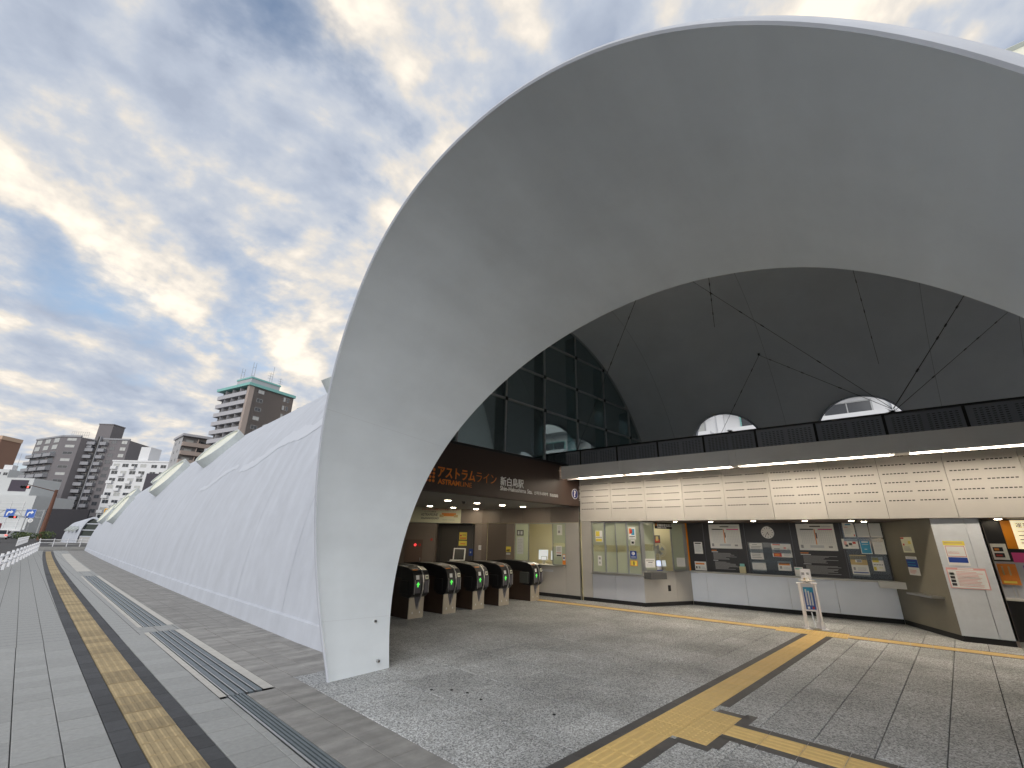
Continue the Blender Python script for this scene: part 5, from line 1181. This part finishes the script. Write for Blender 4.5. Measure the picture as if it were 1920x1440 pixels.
MB().prism([(p.x, p.y) for p in [c0, c0+dr*WR, c0+dr*WR+dl*1.2, c0+dl*1.2]], 'z', 0, HT-.001, M=TI).build('side_wall', m_beige, bt)
ML = TI @ seg((c0+dl*WL).to_2d(), c0.to_2d()); MR = TI @ seg(c0.to_2d(), (c0+dr*WR).to_2d())
for f in range(7, 16):
    z = f*2.9; 
    balcony(bt, ML @ Matrix.Translation((0,1.6,0)), .2, WL-1.0, z, 1.7, m_bgrey, 3)
    for k in range(4): window(bt, ML @ Matrix.Translation((0,1.55,0)), .9+k*4.0, z+.1, 2.6, 2.1, m_grey)
    window(bt, MR, 3.0, z+.9, 2.0, 1.2, m_grey, f % 3 == 0); window(bt, MR, 11.9, z+.6, .8, 1.5, m_grey, True); window(bt, MR, 13.2, z+.6, .8, 1.5, m_grey, False)
rf = MB().prism([(p.x, p.y) for p in [c0-dr*.5-dl*.5, c0+dr*(WR+.4)-dl*.5, c0+dr*(WR+.4)+dl*(WL+.4), c0+dl*(WL+.4)-dr*.5]], 'z', HT, HT+.9, M=TI).build('roof', m_teal, bt)
q0 = c0+dr*2+dl*3.5
MB().prism([(p.x, p.y) for p in [q0, q0+dr*10, q0+dr*10+dl*8, q0+dl*8]], 'z', HT+.9, HT+3.6, M=TI).build('penthouse', m_bgrey, bt); MB().prism([(p.x, p.y) for p in [q0-dr*.2-dl*.2, q0+dr*10.2-dl*.2, q0+dr*10.2+dl*8.2, q0+dl*8.2-dr*.2]], 'z', HT+3.6, HT+4.1, M=TI).build('penthouse_trim', m_teal, bt)
for i, (u, v, h) in enumerate(((.5, 7.5, 5), (1.0, 2.5, 6.5), (6.5, 1.0, 4.5), (8.5, 3, 7.5), (11, 2, 4))):
    p = q0+dr*u+dl*v+Vector((0,0,HT+3.4)); b = MB(); b.cyl(TI @ p, TI @ (p+Vector((0,0,h))), .06, n=6)
    if i < 2:
        b.cyl(TI @ (p+dr*.9), TI @ (p+dr*.9+Vector((0,0,h))), .06, n=6)
        for zz in (.3, .75): b.cyl(TI @ (p+Vector((0,0,h*zz))), TI @ (p+dr*.9+Vector((0,0,h*zz))), .05, n=6)
    if i in (2, 4):
        for zz in (.5, .7, .9): b.cyl(TI @ (p+Vector((0,0,h*zz))-dr*.9), TI @ (p+Vector((0,0,h*zz))+dr*.9), .04, n=5)
    b.build('antenna', m_grey, rf)
# low beige block
lb = thing('apartment_block', 'low beige apartment block with dark recessed galleries left of the tower', 'building', loc=(44.7,179.4,0)); c1 = Vector((44.7,179.4,0)); TI = Matrix.Translation((-44.7,-179.4,0))
dl, dr = dirv(86), dirv(-4); WL, WR, HT = 12, 26, 32.6
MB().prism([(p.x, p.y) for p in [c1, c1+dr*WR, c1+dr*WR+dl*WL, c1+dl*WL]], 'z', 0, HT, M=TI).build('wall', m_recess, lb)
MB().prism([(p.x, p.y) for p in [c1-dr*.01, c1+dr*.6, c1+dr*.6+dl*WL, c1+dl*WL-dr*.01]], 'z', 0, HT+.02, M=TI).build('end_wall', mat('pale_grey_render', (.40,.40,.41), .8), lb)
MR = TI @ seg(c1.to_2d(), (c1+dr*WR).to_2d()); ML = TI @ seg((c1+dl*WL).to_2d(), c1.to_2d())
MB().prism([(p.x, p.y) for p in [c1-dr*.5-dl*1.6, c1+dr*WR-dl*1.6, c1+dr*WR+dl*WL, c1+dl*WL-dr*.5]], 'z', HT+.03, HT+.8, M=TI).build('roof', m_bgrey, lb)
for f in range(5, 11):
    z = f*2.95; balcony(lb, MR, 0, WR, z, 1.5, m_beige, 5, 1.15)
    for k in range(6): window(lb, MR, 1.0+k*4.2, z+.8, 2.2, 1.3, m_grey, k % 2 == 0)
    for k in range(2): window(lb, ML @ Matrix.Translation((0,-.02,0)), 3+k*5, z+.9, .9, 1.0, m_grey)
# white apartment slab
wb = thing('white_apartments', 'white apartment slab with gridded balconies between the grey tower and the shell', 'building', loc=(41.0,236.4,0)); MWb = seg((38.5,239.3),(54.5,220.0)); MWl = wb.matrix_world.inverted() @ MWb; m_wht = mat('white_render', (.66,.67,.69), .8, var=.04, vs=.3)
MB().box(0,25,0,12,0,28.5).build('wall', m_wht, wb, M=MWl); MB().box(15.2,25.1,-.4,0,0,24).build('dark_wing', mat('dark_render', (.06,.055,.07), .8), wb, M=MWl); MB().box(8,12,2,8,28.5,35).build('penthouse', m_wht, wb, M=MWl); MB().box(-.2,25.2,-.3,12.2,28.5,29.1).build('parapet', m_wht, wb, M=MWl)
for f in range(1, 10):
    z = f*2.85
    for k in range(4):
        window(wb, MWl, .5+k*3.6, z+.6, 2.6, 1.5, m_wht, (f+k) % 3 == 0)
        if (f+k) % 2: balcony(wb, MWl, .3+k*3.6, 2.5+k*3.6, z, .9, m_wht, 0, .95)
    if f > 5: window(wb, MWl, 15.8, z+.5, 2.4, 1.4, m_wht); window(wb, MWl, 19.5, z+.5, 2.4, 1.4, m_wht)
# grey stepped tower
gt_ = thing('grey_tower', 'tall grey stepped apartment tower with many balconies at the end of the street', 'building', loc=(24.4,267,0)); c2 = Vector((24.4,267,0)); TI = Matrix.Translation((-24.4,-267,0))
m_gt = mat('grey_render', (.165,.155,.165), .85, var=.05, vs=.3); m_gtl = mat('grey_render_light', (.28,.285,.31), .85, var=.05, vs=.3)
pL = c2+dirv(104)*24; pM = c2; pR1 = c2+dirv(-48)*7.5; pR2 = pR1+dirv(20)*4; pR3 = pR2+dirv(-48)*4.5; pR4 = pR3+dirv(-46)*11
HT = 39.5
MB().prism([(p.x, p.y) for p in [pL, pM, pR1, pR2, pR3, pR4, pR4+dirv(48)*16, pL+dirv(40)*22]], 'z', 0, HT, M=TI).build('wall', m_gt, gt_)
s1, s2, s3, s4 = [TI @ seg(a.to_2d(), c.to_2d()) for a, c in ((pL,pM),(pM,pR1),(pR2,pR3),(pR3,pR4))]
for f in range(2, 14):
    z = f*2.9-.6
    for k in range(3):
        if f < 12: balcony(gt_, s1, .4+k*7.8, 7.0+k*7.8, z, 1.8, m_gtl, 0, 1.15)
        window(gt_, s1 @ Matrix.Translation((0,-.05,0)), 1.4+k*7.8, z+.2, 4.6, 2.0, m_grey, f > 11)
    if f > 3: window(gt_, s2, 1.9, z+.8, 3.9, 1.2, m_gtl, f % 2 == 0 or f > 11)
    else: MB().box(.3,7.2,-.3,.02,z+.2,z+1.3).build('parking_band', m_blackm, gt_, M=s2); MB().box(0,7.5,-.7,0,z-.5,z+.2).build('parking_parapet', m_gtl, gt_, M=s2)
    balcony(gt_, s3, -.6, 2.7, z, 1.6, m_gtl, 0, 1.15); window(gt_, s3, -.3, z+.1, 2.6, 2.0, m_grey)
    window(gt_, s4, 3.6, z+.7, 2.2, 1.6, m_gt); window(gt_, s4, 7.8, z+.7, 2.4, 1.6, m_gt, f > 10)
    balcony(gt_, s4, .1, 2.6, z, 1.5, m_gtl, 0, 1.15); window(gt_, s4, .4, z+.1, 1.9, 2.0, m_grey)
MB().box(2.9,3.9,-.9,-.02,0,HT+1.2).build('stair_shaft', mat('shaft_black', (.02,.02,.022), .6), gt_, M=s3); MB().box(3.9,4.2,-1.2,-.02,0,HT+1.2).build('shaft_edge', m_gtl, gt_, M=s3)
MB().box(-.5,5.6,1.5,8,HT,HT+7.0).build('penthouse', m_gt, gt_, M=s3); MB().box(-.7,5.8,1.3,8.2,HT+7.0,HT+7.4).build('penthouse_cap', m_gt, gt_, M=s3)
for p_, a_, wd_ in ((s1, 24, 24), (s2, 7.5, 7.5), (s4, 11, 11)): MB().box(-.2,wd_,-.3,.3,HT,HT+.7).build('parapet', m_gtl, gt_, M=p_)
fr = MB()
for k in range(9): fr.cyl((.2+k*.9,3,HT),(.2+k*.9,3,HT+3.0),.05,n=5)
for z in (1.5, 2.9): fr.cyl((.2,3,HT+z),(7.4,3,HT+z),.05,n=5)
fr.build('roof_frame', m_grey, gt_, M=s2)
tk = MB().cyl((-1.5,2,HT-3.5),(1.5,2,HT-3.5),.9,n=14).build('tank', m_gtl, gt_, M=s3 @ Matrix.Translation((0,-2.4,0)))
yb = thing('lit_signboard', 'small yellow vertical signboard at the foot of the grey tower', 'signboard', TI.inverted() @ s4 @ Matrix.Translation((-.6,-1.4,0)))
MB().box(0,1.6,0,.2,7.0,9.6).build('panel', mat('sign_yellow', (.62,.60,.22), .5), yb); MB().box(.1,.3,.05,.15,0,7).build('post', m_grey, yb)
# left side buildings
ml = thing('white_store', 'pale low commercial building with gridded cladding left of the grey tower', 'building', seg((1.2,239.0),(18.9,221.4))); LB_ = 26
m_clad = mat('store_cladding', (.52,.54,.55), .7, var=.04, vs=.3)
MB().box(-14,LB_-1,0,16,0,12.5).build('wall', m_clad, ml); MB().box(-14,20,3,14,12.5,18.5).build('upper_block', m_clad, ml); MB().box(13.0,18.5,2.9,3.0,14.0,17.8).build('dark_panel', mat('store_dark', (.05,.04,.06), .7), ml)
for k in range(10): MB().box(-12+k*3.8,-11.85+k*3.8,-.12,0,1,10.5).build('cladding_fin', m_wht, ml)
for k in range(8): MB().box(-13,LB_-3,-.08,0,1.6+k*1.2,1.7+k*1.2).build('cladding_rail', m_wht, ml)
MB().box(-14,LB_-1,-1.4,.0,.0,.9).build('shopfront', mat('shopfront_brown', (.20,.14,.12), .7), ml); MB().box(-14,LB_-.6,-1.6,.0,1.2,1.6).build('canopy', m_wht, ml)
lt = thing('office_tower', 'pale grey office tower at the left picture edge', 'building', seg((7.5,358.0),(16.8,348.9))); MB().box(-12,13.0,0,14,0,31).build('wall', m_clad, lt)
for f in range(2, 10):
    for k in range(4): window(lt, Matrix.Identity(4), 1+k*3.2, f*3.1, 2.2, 1.6, m_clad, f % 2 == 0)
MB().box(8,12,2,5,31,33.5).build('roof_plant', m_wht, lt); MB().cyl((13,3,31),(13,3,40),.08,n=5).build('mast', m_grey, lt)
rb = thing('brown_tower', 'brown high rise just entering the picture at the far left', 'building', seg((4.2,447.6),(12.5,439.2))); MB().box(-14,11.5,0,14,0,57).build('wall', mat('brown_render', (.24,.14,.10), .8), rb); MB().box(-14.3,11.9,-.4,14,57,59.5).build('crown', mat('crown_tan', (.5,.36,.26), .8), rb)
for f in range(4, 18): MB().box(1,10.5,-.1,0,f*3.1,f*3.1+1.5).build('window_band', m_wpane, rb)
# white apartments seen through the round openings
for (nm, lab, y0, y1, x, hh) in (('white_flats', 'white apartment house with balconies seen through the two right round openings', -22, 13, 36, 30), ('pale_flats', 'pale blue grey apartment house seen through the glazed screen', 19, 52, 36, 36)):
    wf = thing(nm, lab, 'building', seg((x, y1), (x, y0))); Wd = y1-y0; Z = Matrix.Identity(4)
    MB().box(0,Wd,0,10,0,hh).build('wall', m_wht, wf)
    nfl = int(hh/2.9); nb_ = int(Wd/5.2)
    for f in range(1, nfl):
        z = f*2.9
        for k in range(nb_):
            balcony(wf, Z, k*5.2+.3, k*5.2+4.1, z, 1.3, m_wht, 0, 1.05); window(wf, Matrix.Translation((0,-.03,0)), k*5.2+.8, z+.1, 2.7, 2.0, m_teal if (f+k) % 4 == 0 else m_grey, (f+k) % 3 == 0)
            for q in range(6): MB().box(k*5.2+.8+q*.5,k*5.2+.95+q*.5,-1.312,-1.30,z+.65,z+.72).build('vent', m_wpane, wf) if f in (2, 3) else None
            MB().box(k*5.2+4.4,k*5.2+4.9,-.25,0,z-.3,z+2.6).build('pier', m_wht, wf)
cl_ = box_thing('hanging_laundry', 'orange towel hanging on a white balcony seen through the left round opening', 'towel', Matrix.Translation((34.55,7.6,11.9)), [('towel', (0,.05,-.5,.5,0,.8), mat('towel_orange', (.65,.33,.18), .9))])
